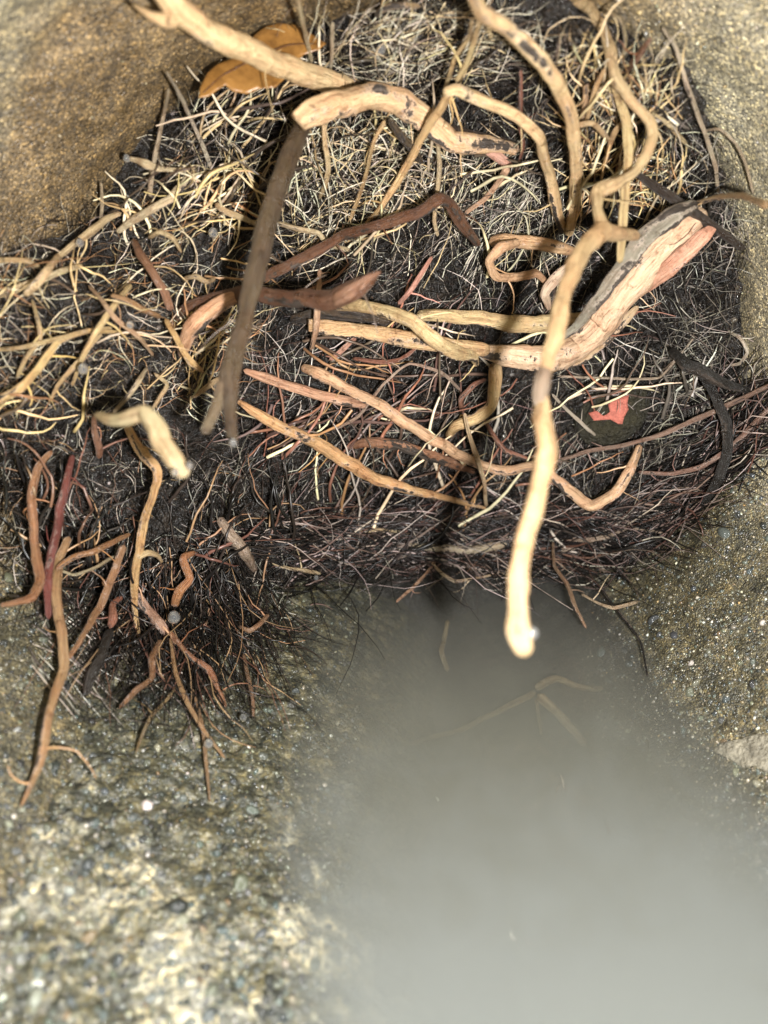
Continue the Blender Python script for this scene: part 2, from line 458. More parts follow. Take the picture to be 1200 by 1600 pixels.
def depth_at(px, py):
    gx = np.clip((np.asarray(px, float)-GX0)/STEP, 0, GW-1.001); gy = np.clip((np.asarray(py, float)-GY0)/STEP, 0, GH-1.001)
    i, j = gx.astype(int), gy.astype(int); fx, fy = gx-i, gy-j
    return (DEPTH[j, i]*(1-fx)*(1-fy) + DEPTH[j, i+1]*fx*(1-fy) + DEPTH[j+1, i]*(1-fx)*fy + DEPTH[j+1, i+1]*fx*fy)

# ------------------------------------------------------------------ roots
def catmull(P, n):
    P = np.asarray(P, float)
    P = np.vstack([2*P[0]-P[1], P, 2*P[-1]-P[-2]])
    out = []
    segs = len(P)-3
    for t in np.linspace(0, segs-1e-6, n):
        i = int(t); f = t-i
        p0, p1, p2, p3 = P[i:i+4]
        out.append(0.5*((2*p1)+(-p0+p2)*f+(2*p0-5*p1+4*p2-p3)*f*f+(-p0+3*p1-3*p2+p3)*f**3))
    return np.array(out)

def root_mesh(pts, mode, seed, bark=0.0, bark_at=90, knob=0.10, flat=1.0, cut0=False, cut1=False, ns=None, wob=0.38, lumpy=0.75, kink=0.5):
    """pts: (pixel x, pixel y, lift above the surface or depth from the lens in mm, radius in px)."""
    rs = np.random.default_rng(seed)
    Q = []
    for x, y, l, r in pts:
        dep = l/1000.0 if mode == 'z' else float(depth_at(x, y)) - l/1000.0
        w = unproj(x, y, dep)
        if mode == 'z': r = r*0.88
        else: r = r*(0.76 if r > 7 else 0.68)
        Q.append((*w, r*dep/FPX))
    Q = np.array(Q)
    L = np.linalg.norm(np.diff(Q[:, :3], axis=0), axis=1).sum()
    n = int(np.clip(L/0.0009, 14, 170))
    C = catmull(Q, n)
    ti = np.linspace(0, len(Q)-1, n); lin = np.stack([np.interp(ti, np.arange(len(Q)), Q[:, k_]) for k_ in range(4)], 1)
    C = (1-kink)*C + kink*lin
    if bark == 0.0 and mode != 'z': bark = float(rs.uniform(0.0, 0.09)); bark_at = float(rs.uniform(40, 140))
    P = C[:, :3].copy(); rad = np.maximum(C[:, 3], 0.00012)
    t = np.linspace(0, 1, n); u = np.concatenate([[0], np.cumsum(np.linalg.norm(np.diff(P, axis=0), axis=1))])
    sd = float(seed)*3.17
    # crooked growth
    for k in range(n):
        e = max(0.0, math.sin(math.pi*min(1, max(0, t[k]))))**0.5
        amp = rad[k]*wob*e
        P[k] += amp*np.array(mnoise.noise_vector(Vector((u[k]*90+sd, sd, 0.3)))) + 0.6*amp*np.array(mnoise.noise_vector(Vector((u[k]*260+sd, sd, 7.3)))) + 0.2*amp*np.array(mnoise.noise_vector(Vector((u[k]*600+sd, sd, 2.3))))
    T = np.gradient(P, axis=0); T /= np.linalg.norm(T, axis=1)[:, None]+1e-12
    S = ns or (18 if rad.max() > 0.0016 else (12 if rad.max() > 0.0007 else 8))
    up = -np.array(FWD); nrm = up - T[0]*np.dot(up, T[0]); nrm /= np.linalg.norm(nrm)
    V, FB, BK = [], [], []
    ringr = []
    for k in range(n):
        nrm = nrm - T[k]*np.dot(nrm, T[k]); nrm /= np.linalg.norm(nrm)+1e-12
        bi = np.cross(T[k], nrm)
        kn = 1 + knob*(mnoise.noise(Vector((u[k]*210+sd, 1.1, sd)))*0.9 + 0.6*max(0, mnoise.noise(Vector((u[k]*75, sd, 4.4)))-0.25)*3)
        e = 1.0
        de = min(u[k], 9) / (rad[k]+1e-9); df = (u[-1]-u[k])/(rad[k]+1e-9)
        if not cut0 and de < 1: e = min(e, math.sqrt(max(0.0, 1-(1-de)**2))*0.9+0.1)
        if not cut1 and df < 1: e = min(e, math.sqrt(max(0.0, 1-(1-df)**2))*0.9+0.1)
        for s in range(S):
            a = 2*math.pi*s/S
            ca, sa = math.cos(a), math.sin(a)
            lump = 1 + lumpy*0.26*mnoise.noise(Vector((ca*1.1+sd, sa*1.1, u[k]*110))) + lumpy*0.12*mnoise.noise(Vector((ca*3+sd, sa*3, u[k]*420)))
            bv = 0.0
            if bark > 0:
                da = abs((math.degrees(a)-bark_at+180) % 360-180)/180.0
                bv = bark + 0.55*(0.5-da) + 0.75*mnoise.noise(Vector((ca*0.9+sd, sa*0.9+3, u[k]*70))) + 0.3*mnoise.noise(Vector((ca*2+sd, sa*2+3, u[k]*240)))
                lump += 0.10*min(1, max(0, (bv-0.45)*6))
            r = rad[k]*kn*lump*e
            jag = 0.0
            if cut0 and k < 2: jag = -rad[k]*0.9*abs(mnoise.noise(Vector((ca*1.7+sd, sa*1.7, 0.5))))*(1 if k == 0 else 0.4)
            if cut1 and k > n-3: jag = rad[k]*0.9*abs(mnoise.noise(Vector((ca*1.7+sd, sa*1.7, 0.5))))*(1 if k == n-1 else 0.4)
            V.append(P[k] + nrm*(r*ca*flat) + bi*(r*sa) + T[k]*jag)
            FB.append((ca*1.6+sd, sa*1.6, u[k]*55+sd)); BK.append(min(1, max(0, bv)))
    F = []
    for k in range(n-1):
        for s in range(S):
            q = (s+1) % S
            F.append((k*S+s, k*S+q, (k+1)*S+q, (k+1)*S+s))
    F.append(tuple(reversed(range(S)))); F.append(tuple(range((n-1)*S, n*S)))
    PATHS.append((P, rad))
    return V, F, {'fib': ('FLOAT_VECTOR', FB), 'bark': ('FLOAT', BK)}

SEED = [100]; PATHS = []; BRANCHING = []
def root(name, pts, col, mode='lift', parent=None, mat='root', **kw):
    SEED[0] += 1
    V, F, A = root_mesh(pts, mode, SEED[0], **kw)
    V = np.array(V)
    base = None
    o = mesh_obj(name, V, F, M[mat], parent, attrs=A)
    g = sum(col)/3.0
    if max(col) > 0.5: col = [1.0*(0.86*c_+0.14*q) for c_, q in zip(col, (0.70, 0.62, 0.50))]
    elif max(col) > 0.22: col = [0.85*(0.86*c_+0.14*g)*q for c_, q in zip(col, (1.0, 1.0, 0.90))]
    o.color = (*col, 1)
    return o

TAN = (0.66, 0.43, 0.19); CREAM = (0.74, 0.54, 0.28); PALE = (0.72, 0.58, 0.36); YEL = (0.66, 0.50, 0.25)
PINK = (0.66, 0.40, 0.28); ORANGE = (0.52, 0.25, 0.09); RED = (0.36, 0.10, 0.065); BROWN = (0.20, 0.095, 0.05)
DKBR = (0.075, 0.05, 0.032); BLACK = (0.018, 0.016, 0.015); MAUVE = (0.33, 0.18, 0.16); GREYB = (0.20, 0.155, 0.10)

GW_ = 'thick woody roots crossing the root mass'
GT_ = 'thin pale roots at the pipe edge'
GL_ = 'roots hanging over the pebbly bank'
GR_ = 'roots along the waterline'
def thing(label, group, pts, col, **kw):
    o = root('root', pts, col, **kw); tag(o, label, 'root', group); BRANCHING.append((o, PATHS[-1], col)); return o

# --- thick roots, front to back
r = thing('long blurred pale tan root hanging nearest the lens, its cream tip above the water', GW_,
    [(996, 369, 178, 7), (970, 364, 172, 12), (940, 362, 166, 16), (912, 388, 158, 15), (888, 450, 150, 14), (867, 520, 145, 15), (851, 580, 141, 11), (845, 610, 140, 11), (849, 650, 138, 15),
     (852, 708, 135, 18), (838, 780, 131, 17), (818, 860, 127, 18), (807, 930, 124, 18), (809, 985, 122, 21), (822, 1026, 121, 15)], (0.53, 0.36, 0.17), mode='z', knob=0.2, wob=0.4, lumpy=0.7)
root('grey_node', [(853, 572, 141, 12), (847, 600, 140, 15), (844, 622, 139.5, 14), (846, 640, 139, 12)], (0.30, 0.22, 0.17), mode='z', parent=r, wob=0.1)
r = thing('thick pale yellow root slanting in from the top edge, forked at its upper end', GW_,
    [(240, -40, 140, 20), (268, 2, 145, 24), (310, 40, 152, 22), (380, 76, 163, 21), (450, 106, 176, 20), (520, 130, 189, 18), (600, 152, 203, 16), (660, 175, 214, 10)], CREAM, mode='z', knob=0.04, wob=0.25, bark=0.06, bark_at=120, lumpy=0.35)
root('side_root', [(282, 22, 148, 16), (262, 34, 146, 13), (240, 26, 145, 8), (222, 16, 145, 5), (205, 6, 146, 2)], CREAM, mode='z', parent=r)
r = thing('thick bent root with a blunt blurred end in front of the dark hanging stick', GW_,
    [(470, 188, 172, 17), (490, 177, 173, 23), (530, 161, 177, 23), (575, 152, 182, 22), (625, 162, 187, 22), (662, 184, 190, 21), (704, 219, 194, 18), (756, 226, 197, 15), (812, 234, 201, 9)], (0.70, 0.47, 0.25), mode='z', knob=0.08, wob=0.2, bark=0.10, bark_at=70, lumpy=0.7, cut0=True)
root('bark_strip', [(600, 152, 186, 3), (645, 162, 190, 8), (692, 194, 195, 9), (740, 212, 198, 10), (800, 224, 202, 7), (830, 228, 205, 3)], DKBR, mode='z', parent=r, mat='barky', bark=0.5, flat=0.5)
root('splinter', [(755, 232, 198, 5), (775, 244, 199, 10), (790, 254, 200, 8), (802, 262, 202, 2)], (0.70, 0.38, 0.30), mode='z', parent=r, flat=0.5)
r = thing('dark grey-brown wet stick hanging down at a slant, forked at the bottom', GW_,
    [(480, 188, 182, 12), (462, 222, 178, 16), (436, 290, 173, 18), (415, 360, 170, 18), (398, 430, 167, 17), (384, 492, 164, 15), (368, 548, 161, 17), (358, 590, 159, 18), (360, 640, 157, 12), (364, 694, 155, 9)], (0.095, 0.064, 0.034), mode='z', mat='barky', knob=0.08, wob=0.2)
root('side_root', [(362, 570, 160, 14), (348, 612, 158, 12), (332, 648, 156, 10), (317, 678, 154, 8)], (0.20, 0.15, 0.09), mode='z', parent=r, mat='barky', wob=0.2)
r = thing('dark brown root with a frayed blurred end pointing to the middle of the mass', GW_,
    [(262, 520, 205, 8), (292, 486, 200, 13), (345, 464, 196, 15), (400, 460, 190, 14), (460, 466, 182, 15), (516, 468, 174, 18), (556, 452, 169, 18), (580, 436, 167, 10), (592, 428, 166, 3)], (0.14, 0.065, 0.035), mode='z', mat='barky', bark=0.2, bark_at=100, wob=0.3)
root('splinter', [(520, 470, 172, 13), (545, 455, 167, 14), (572, 436, 165, 9), (596, 424, 164, 3)], (0.34, 0.17, 0.11), mode='z', parent=r, flat=0.6)
thing('short thick orange-red root arching up beside the dark hanging stick', GW_,
    [(284, 556, 6, 8), (290, 535, 10, 15), (308, 502, 15, 17), (338, 478, 18, 16), (372, 464, 20, 13), (405, 460, 18, 7)], (0.56, 0.29, 0.15), bark=0.16, bark_at=120)
thing('dark reddish-brown root arched like an elbow across the upper middle', GW_,
    [(405, 436, 16, 8), (440, 420, 18, 11), (490, 396, 20, 11), (535, 368, 21, 11), (590, 353, 22, 11), (645, 337, 23, 12), (684, 311, 24, 12), (702, 318, 22, 12), (722, 350, 18, 12), (748, 384, 12, 8)], (0.17, 0.078, 0.04), mat='barky', bark=0.1)
thing('smooth yellow root curving down from the top edge, upper one of two', GW_,
    [(735, -15, 45, 12), (752, 20, 40, 14), (800, 52, 34, 15), (845, 95, 29, 16), (877, 142, 25, 15), (893, 192, 21, 14), (900, 250, 17, 12), (900, 305, 12, 12), (888, 368, 7, 10)], CREAM, knob=0.05, wob=0.25)
thing('smooth yellow root curving down below a similar longer one', GW_,
    [(692, 146, 28, 9), (715, 140, 28, 12), (760, 160, 26, 12), (808, 180, 24, 12), (842, 212, 21, 12), (858, 270, 16, 11), (868, 320, 11, 11), (880, 362, 6, 9)], CREAM, knob=0.06, wob=0.25)
thing('slender tan root running down-left from the bent elbow of a yellow root', GW_,
    [(708, 138, 27, 10), (690, 165, 25, 9), (655, 222, 20, 8), (630, 272, 17, 8), (598, 322, 14, 7), (570, 352, 10, 5), (545, 372, 6, 3)], TAN, wob=0.5)
wide = thing('wide grey-barked root with a peeled pink belly sweeping up to the pipe wall', GW_,
    [(748, 548, 14, 14), (790, 556, 16, 22), (845, 562, 17, 25), (895, 548, 17, 27), (940, 508, 18, 28), (980, 456, 18, 30), (1022, 402, 17, 32), (1066, 358, 14, 30), (1104, 330, 9, 18)], (0.72, 0.50, 0.33), bark=0.16, bark_at=110, knob=0.06, wob=0.2, ns=26)
root('bark_strip', [(862, 540, 30, 4), (900, 512, 33, 9), (935, 468, 34, 13), (968, 420, 34, 16), (1004, 376, 31, 19), (1050, 340, 25, 20), (1090, 316, 16, 10)], (0.34, 0.31, 0.27), parent=wide, bark=0.36, flat=0.45)
root('torn_bark', [(1004, 458, 16, 5), (1034, 430, 20, 15), (1070, 396, 20, 16), (1100, 368, 16, 15), (1120, 352, 12, 6)], (0.66, 0.33, 0.22), parent=wide, flat=0.45, knob=0.05, wob=0.2)
root('bark_strip', [(860, 580, 12, 4), (905, 566, 14, 7), (945, 530, 14, 10), (975, 500, 12, 11), (998, 478, 10, 6)], (0.60, 0.42, 0.24), parent=wide, flat=0.5)
thing('straight peeled pale root lying across the middle, its blunt end beside the dark twigs', GW_,
    [(484, 508, 12, 13), (510, 511, 13, 15), (570, 518, 14, 15), (640, 530, 15, 16), (710, 541, 15, 16), (764, 548, 14, 13)], (0.72, 0.48, 0.24), cut0=True, bark=0.10, bark_at=90, knob=0.04, wob=0.15)
thing('yellow root twisting down over the straight peeled root', GW_,
    [(520, 478, 8, 9), (560, 478, 16, 12), (605, 486, 22, 14), (645, 504, 26, 15), (680, 530, 27, 16), (712, 549, 24, 15), (738, 556, 19, 11), (745, 570, 14, 6)], YEL, knob=0.05, wob=0.2)
thing('pale yellow root behind the twisting one, running under the blurred hanging root', GW_,
    [(650, 492, 6, 10), (700, 494, 9, 14), (750, 497, 11, 15), (800, 506, 12, 17), (855, 506, 12, 17), (900, 497, 10, 12), (930, 488, 6, 6)], YEL, knob=0.05, wob=0.2, bark=0.08)
thing('dark bark-covered root half buried behind the peeled roots', GW_,
    [(452, 500, 6, 9), (500, 490, 8, 12), (560, 494, 9, 13), (610, 504, 10, 9)], (0.10, 0.075, 0.05), mat='barky', bark=0.45)
thing('curved stub of tan root at the top of the looped tangle', GW_,
    [(766, 378, 8, 10), (790, 374, 14, 13), (830, 378, 17, 13), (872, 386, 16, 12), (905, 396, 10, 7)], (0.66, 0.42, 0.22), bark=0.12)
thing('tight looped tan root like a hook right of the centre', GW_,
    [(812, 378, 20, 8), (782, 388, 22, 11), (764, 410, 21, 9), (776, 432, 19, 9), (808, 432, 18, 9), (838, 428, 15, 8), (856, 444, 10, 6)], (0.66, 0.40, 0.22), knob=0.07)
thing('short pinkish-white root curling between the loop and the blurred root', GW_,
    [(918, 392, 12, 8), (896, 412, 16, 11), (868, 436, 17, 12), (852, 460, 15, 10), (858, 484, 9, 6)], (0.74, 0.56, 0.42), bark=0.08)
thing('yellow root bent like a knee below the peeled roots', GW_,
    [(774, 566, 12, 14), (774, 596, 16, 13), (768, 634, 18, 12), (742, 654, 17, 12), (714, 664, 13, 11), (700, 682, 7, 8)], (0.68, 0.47, 0.22), knob=0.06, wob=0.2)
thing('long pinkish-tan root wandering diagonally down and hooking up at its far end', GW_,
    [(472, 574, 6, 8), (500, 584, 11, 13), (530, 600, 13, 11), (590, 632, 14, 11), (640, 664, 15, 12), (695, 698, 15, 11), (742, 724, 15, 10), (790, 736, 15, 10), (838, 727, 15, 9), (880, 758, 16, 11), (925, 790, 17, 12), (960, 772, 16, 11), (984, 734, 14, 11), (1000, 694, 10, 7)], (0.68, 0.43, 0.25), knob=0.10)
thing('straight orange-tan root slanting down to a thin point near the waterline', GW_,
    [(372, 626, 8, 5), (398, 645, 12, 10), (440, 668, 14, 12), (490, 690, 15, 13), (535, 718, 16, 14), (585, 746, 16, 13), (640, 765, 15, 10), (700, 779, 13, 7), (764, 795, 8, 3)], (0.62, 0.35, 0.14), bark=0.12, bark_at=80, knob=0.05)
thing('reddish root with a cut end just above the long diagonal roots', GW_,
    [(380, 578, 6, 6), (410, 588, 10, 9), (450, 603, 12, 11), (495, 617, 13, 11), (540, 626, 13, 11), (567, 632, 12, 9)], (0.62, 0.33, 0.20), cut1=True, bark=0.15)
thing('short arched red-brown root below the centre with ragged bark', GW_,
    [(546, 700, 4, 6), (572, 692, 9, 10), (620, 696, 12, 10), (660, 708, 12, 11), (700, 722, 9, 10), (742, 738, 4, 5)], (0.50, 0.24, 0.14), mat='barky', bark=0.28, bark_at=60)
thing('pale fuzzy blurred root bent over like a claw at the side of the mass', GW_,
    [(150, 648, 160, 6), (172, 656, 155, 11), (198, 656, 151, 14), (222, 646, 148, 14), (240, 664, 146, 17), (256, 694, 144, 18), (274, 722, 142, 17), (290, 746, 141, 12)], (0.52, 0.43, 0.24), mode='z', knob=0.10, wob=0.3)
thing('pale dead root lying level along the waterline', GR_,
    [(636, 850, 6, 4), (680, 856, 8, 8), (730, 858, 8, 8), (775, 853, 8, 9), (806, 843, 5, 4)], (0.50, 0.42, 0.32), bark=0.15)

# --- twigs at the top and at the far wall
thing('blurred tan root snaking down from the top corner over the pipe edge', GW_,
    [(880, -10, 178, 9), (925, 18, 173, 9), (952, 70, 170, 9), (960, 115, 169, 10), (986, 155, 170, 8), (1014, 192, 171, 9), (1020, 218, 171, 11), (996, 262, 171, 8), (965, 286, 171, 12), (936, 298, 169, 12), (932, 325, 167, 9), (940, 358, 166, 12)], (0.52, 0.37, 0.18), mode='z', knob=0.45, wob=0.7, lumpy=1.0)
thing('blurred yellow rootlet dropping straight beside the snaking tan root', GT_,
    [(955, 100, 174, 6), (962, 140, 174, 7), (978, 190, 175, 8), (980, 250, 176, 9), (976, 310, 178, 8), (972, 370, 181, 8), (968, 412, 184, 5)], (0.60, 0.45, 0.20), mode='z')
thing('dark strip slanting across the pipe edge below the snaking root', GT_,
    [(990, 268, 14, 5), (1030, 294, 16, 9), (1075, 326, 15, 9), (1120, 358, 12, 9), (1164, 390, 8, 7)], (0.045, 0.032, 0.024), mat='barky', bark=0.25, wob=0.2)  # black-brown tube laid along a dark strip
thing('blurred tan root end reaching out over the sandy pipe wall', GT_,
    [(1085, 318, 14, 5), (1120, 308, 22, 6), (1160, 306, 30, 7), (1200, 322, 38, 8)], (0.50, 0.33, 0.17))
thing('stubby brown twig standing at the upper pipe wall', GT_, [(978, 112, 4, 6), (992, 94, 9, 8), (1018, 58, 13, 5)], (0.24, 0.10, 0.05))
thing('long thin grey rootlet curving down the sandy pipe wall', GT_,
    [(1034, 42, 3, 3), (1056, 74, 6, 4), (1070, 120, 8, 5), (1086, 168, 8, 5), (1104, 215, 8, 5), (1118, 262, 7, 5), (1122, 302, 5, 4)], (0.52, 0.44, 0.32))
thing('thin pale rootlet hooked over at the top of the pipe wall', GT_,
    [(940, 16, 6, 3), (968, 28, 9, 4), (978, 60, 9, 4), (972, 96, 5, 4)], (0.50, 0.40, 0.24))
thing('thin rootlet arching out on to the wall below the grey one', GT_,
    [(1100, 205, 6, 3), (1125, 202, 9, 3), (1150, 225, 9, 3), (1166, 260, 7, 3), (1178, 305, 4, 3)], (0.52, 0.43, 0.30))
thing('short yellow rootlet leaning against the upper curved yellow root', GT_,
    [(946, 106, 12, 5), (930, 140, 14, 6), (920, 175, 12, 6), (912, 200, 8, 4)], (0.60, 0.40, 0.18))
thing('stubby upright tan rootlet between the yellow roots and the snaking one', GT_,
    [(916, 132, 14, 6), (914, 160, 12, 7), (908, 195, 7, 5)], (0.58, 0.37, 0.20))
thing('arched tan rootlet springing from the long curved yellow root', GT_,
    [(902, 196, 16, 6), (926, 192, 17, 6), (944, 208, 15, 6), (955, 224, 9, 4)], (0.60, 0.41, 0.20))
thing('orange rootlet bending down beside the blurred yellow rootlet', GT_,
    [(985, 180, 12, 5), (962, 205, 13, 6), (950, 235, 11, 6), (942, 268, 7, 5), (938, 290, 4, 3)], (0.55, 0.34, 0.15))
thing('thin tan rootlet curving over the edge of the wall hairs', GT_,
    [(992, 112, 5, 4), (1012, 135, 9, 5), (1022, 165, 7, 4), (1010, 188, 4, 3)], (0.52, 0.40, 0.20))
thing('yellow straight rootlet pointing down to the pipe wall', GT_,
    [(1018, 175, 8, 3), (1045, 195, 10, 5), (1068, 220, 7, 5), (1076, 232, 4, 3)], (0.60, 0.47, 0.24))
thing('thin red root standing upright between the two yellow curves', GT_,
    [(814, 108, 14, 4), (814, 150, 13, 5), (812, 195, 11, 5), (818, 228, 9, 4), (806, 270, 6, 4)], (0.34, 0.13, 0.09))
thing('dark knobbly twig lying at the very top under the pipe roof', GT_,
    [(586, 26, 6, 5), (598, 14, 8, 7), (630, 8, 8, 7), (658, 10, 6, 5)], (0.42, 0.28, 0.14), bark=0.25)
thing('thin yellow rootlet rising out of the top edge of the picture', GT_,
    [(460, -20, 22, 5), (468, 12, 20, 5), (478, 55, 16, 5), (487, 98, 12, 4)], (0.66, 0.55, 0.32))
thing('short upright whitish rootlet behind the thick slanting root', GT_, [(520, 34, 13, 4), (519, 70, 11, 5), (516, 112, 8, 4)], (0.62, 0.54, 0.38))
thing('thin yellow root hanging below the blunt blurred end', GT_,
    [(506, 190, 18, 5), (508, 225, 18, 6), (513, 262, 16, 6), (508, 290, 12, 6), (498, 312, 7, 4)], (0.68, 0.52, 0.28))
thing('slim tan root in the pale mat, nearly upright', GT_,
    [(602, 188, 18, 5), (584, 222, 17, 5), (572, 270, 15, 5), (556, 320, 12, 5), (542, 358, 7, 4)], (0.64, 0.44, 0.20))
thing('yellow rootlet descending from the top root joint to the lower yellow curve', GT_,
    [(748, 32, 30, 6), (742, 62, 28, 7), (728, 100, 26, 7), (712, 128, 25, 6)], (0.64, 0.50, 0.24))
thing('slender kinked rootlet close beside the yellow one under the top joint', GT_,
    [(738, 30, 30, 4), (732, 62, 26, 5), (712, 88, 23, 5), (702, 118, 20, 5), (692, 150, 14, 4)], (0.60, 0.46, 0.22))
thing('pinkish rootlet leaning between the curved yellow roots and the elbow', GT_,
    [(794, 262, 14, 8), (780, 284, 12, 6), (758, 310, 9, 6), (725, 335, 5, 5)], (0.64, 0.38, 0.24))
thing('pale rootlet twisting down through the middle of the mat', GT_,
    [(684, 218, 14, 5), (686, 262, 14, 6), (682, 310, 12, 5), (678, 345, 9, 5), (684, 370, 6, 4)], (0.60, 0.48, 0.28))
thing('pink upright root passing above the peeled roots', GT_,
    [(676, 400, 10, 4), (660, 425, 12, 6), (640, 455, 13, 6), (622, 476, 10, 5)], (0.62, 0.30, 0.24))
thing('brown twig jutting down behind the thick bent root', GT_,
    [(608, 186, 20, 7), (625, 210, 19, 8), (642, 232, 17, 8), (660, 255, 14, 7)], (0.12, 0.085, 0.05), mat='barky', bark=0.2)
thing('thin pale root stem in front of the pointed diagonal root', GT_,
    [(726, 645, 22, 4), (732, 678, 22, 5), (745, 715, 21, 6), (756, 750, 19, 5), (760, 792, 14, 4)], (0.60, 0.46, 0.28))
thing('red curved root beside the knee-bent yellow root', GT_,
    [(760, 592, 8, 5), (738, 602, 12, 6), (720, 622, 12, 6), (722, 645, 9, 5)], (0.38, 0.17, 0.12))
thing('thin red root running from the knee towards the blurred root', GT_,
    [(756, 655, 8, 4), (770, 680, 11, 5), (790, 704, 11, 6), (826, 718, 8, 5)], (0.50, 0.22, 0.16))
thing('wispy pink-red root crossing under the straight peeled root', GT_,
    [(550, 560, 5, 4), (590, 566, 9, 5), (625, 562, 9, 5), (652, 542, 6, 4)], (0.50, 0.20, 0.14))
thing('grey-pink rootlet straggling across the dark middle', GT_,
    [(520, 672, 6, 3), (560, 650, 10, 4), (600, 600, 12, 3), (640, 568, 10, 3), (690, 582, 9, 4), (722, 612, 6, 3)], (0.52, 0.38, 0.30))
thing('pink root stub sticking out below the peeled root', GT_,
    [(556, 526, 6, 6), (536, 545, 8, 7), (514, 563, 5, 5)], (0.60, 0.30, 0.22))
thing('narrow pinkish root leaning left of the straight peeled root', GT_,
    [(500, 420, 12, 5), (498, 460, 16, 6), (494, 510, 16, 7), (486, 548, 9, 4)], (0.62, 0.38, 0.24))

# --- roots on the left
GB_ = 'tan roots tangled at the side of the mass'
def lt(label, pts, col, **kw): return thing(label, GB_, pts, col, **kw)
lt('knobbly pale root with a drop hanging from its tip against the brown wall', [(200, 247, 10, 5), (214, 250, 11, 6), (230, 256, 12, 9), (252, 264, 11, 6), (282, 266, 9, 6), (312, 258, 4, 4)], (0.66, 0.53, 0.32), knob=0.2)
lt('pale root slanting up below the knobbly root', [(182, 364, 7, 5), (206, 345, 10, 8), (236, 326, 11, 8), (266, 312, 10, 8), (288, 286, 7, 8), (308, 262, 3, 5)], (0.66, 0.54, 0.34), knob=0.12)
lt('thin grey root standing tall against the brown wall', [(264, 138, 10, 3), (256, 180, 10, 4), (246, 226, 10, 5), (238, 270, 8, 6), (234, 308, 4, 6)], (0.52, 0.43, 0.30))
lt('whitish stem leaning over the wall edge beside the tall thin grey root', [(260, 112, 12, 3), (280, 145, 13, 4), (300, 190, 12, 5), (318, 230, 10, 5), (336, 278, 5, 4)], (0.56, 0.50, 0.38))
lt('tan root lying along the upper edge of the soil', [(88, 404, 6, 6), (112, 386, 9, 7), (140, 364, 9, 8), (165, 342, 8, 7), (190, 332, 4, 5)], (0.64, 0.48, 0.26), knob=0.15)
lt('short upright rootlet on top of the soil edge', [(158, 284, 8, 3), (160, 315, 8, 4), (157, 348, 5, 4)], (0.56, 0.46, 0.30))
lt('orange-tan root coming in at the picture edge below the wall', [(-30, 408, 10, 6), (10, 406, 10, 6), (42, 409, 9, 6), (64, 418, 5, 5)], (0.60, 0.44, 0.22))
lt('thick tan rootlet with a round end pointing down at the picture edge', [(92, 398, 10, 6), (76, 422, 13, 8), (56, 444, 14, 8), (38, 462, 13, 7)], (0.62, 0.45, 0.24))
lt('straw-coloured root running out past the picture edge below the orange-tan one', [(130, 414, 6, 5), (92, 424, 8, 6), (48, 440, 9, 6), (5, 456, 9, 5), (-30, 466, 9, 4)], (0.66, 0.54, 0.32))
lt('long yellow root arching from the picture edge to the soil', [(-30, 642, 12, 9), (2, 624, 13, 9), (32, 604, 13, 9), (62, 574, 12, 8), (92, 534, 11, 7), (136, 518, 10, 6), (206, 520, 5, 4)], (0.64, 0.44, 0.17), knob=0.14)
lt('straight yellow root rising from the picture edge across the arching one', [(-30, 548, 10, 5), (30, 544, 12, 5), (80, 532, 13, 6), (130, 518, 11, 5), (176, 512, 6, 4)], (0.66, 0.50, 0.24))
lt('slanting yellow root crossing the soil like a cane', [(112, 604, 6, 3), (128, 560, 12, 6), (152, 516, 14, 7), (178, 478, 13, 7), (205, 444, 8, 6)], (0.66, 0.48, 0.22))
lt('second slanting cane close below the first', [(76, 632, 5, 3), (92, 600, 9, 5), (118, 572, 11, 6), (138, 546, 9, 4), (160, 520, 6, 3)], (0.60, 0.42, 0.20))
lt('kinked yellow root hanging in the soil near the picture edge', [(50, 466, 8, 3), (60, 505, 11, 5), (62, 530, 11, 6), (40, 562, 9, 5), (26, 592, 5, 4)], (0.62, 0.46, 0.22))
lt('reddish-brown root standing above the orange ones', [(208, 374, 8, 7), (222, 400, 12, 9), (240, 428, 13, 9), (256, 456, 12, 9), (268, 486, 8, 8)], (0.34, 0.16, 0.09))
lt('orange-brown root pointing out of the soil with a thick blunt tip', [(172, 462, 12, 6), (196, 470, 13, 8), (224, 484, 11, 7), (252, 496, 6, 6)], (0.50, 0.27, 0.12))
lt('orange root dropping from the junction towards the fork of the stick', [(258, 498, 9, 6), (272, 522, 13, 7), (286, 548, 14, 7), (300, 566, 14, 8), (318, 582, 12, 5)], (0.60, 0.37, 0.13))
lt('thin pink-tan root crossing the canes diagonally', [(138, 446, 6, 4), (160, 470, 13, 5), (180, 496, 15, 6), (204, 516, 14, 6), (222, 532, 12, 5), (240, 556, 7, 4)], (0.58, 0.38, 0.22))
lt('crooked tan root reaching up beside the dark stick', [(336, 318, 12, 6), (352, 330, 15, 7), (382, 342, 14, 6), (405, 352, 11, 5), (432, 352, 8, 4)], (0.62, 0.48, 0.26), knob=0.2)
lt('pale root bending past the dark stick with a knobbed end', [(432, 348, 12, 5), (468, 358, 16, 6), (498, 364, 17, 6), (512, 382, 15, 5), (548, 392, 9, 6)], (0.62, 0.50, 0.30))
lt('short tan hook above the reddish-brown root', [(232, 372, 8, 5), (250, 362, 11, 6), (270, 372, 10, 6), (284, 396, 6, 4)], (0.62, 0.46, 0.24))
lt('twisted tan rootlet in the soil under the slanting pale root', [(286, 436, 8, 5), (306, 432, 12, 6), (322, 440, 12, 6), (336, 436, 8, 5)], (0.56, 0.40, 0.20))
lt('thin tan rootlet rising beside the claw-shaped root', [(176, 646, 6, 4), (200, 620, 12, 5), (218, 595, 11, 6), (230, 574, 6, 4)], (0.58, 0.46, 0.28))
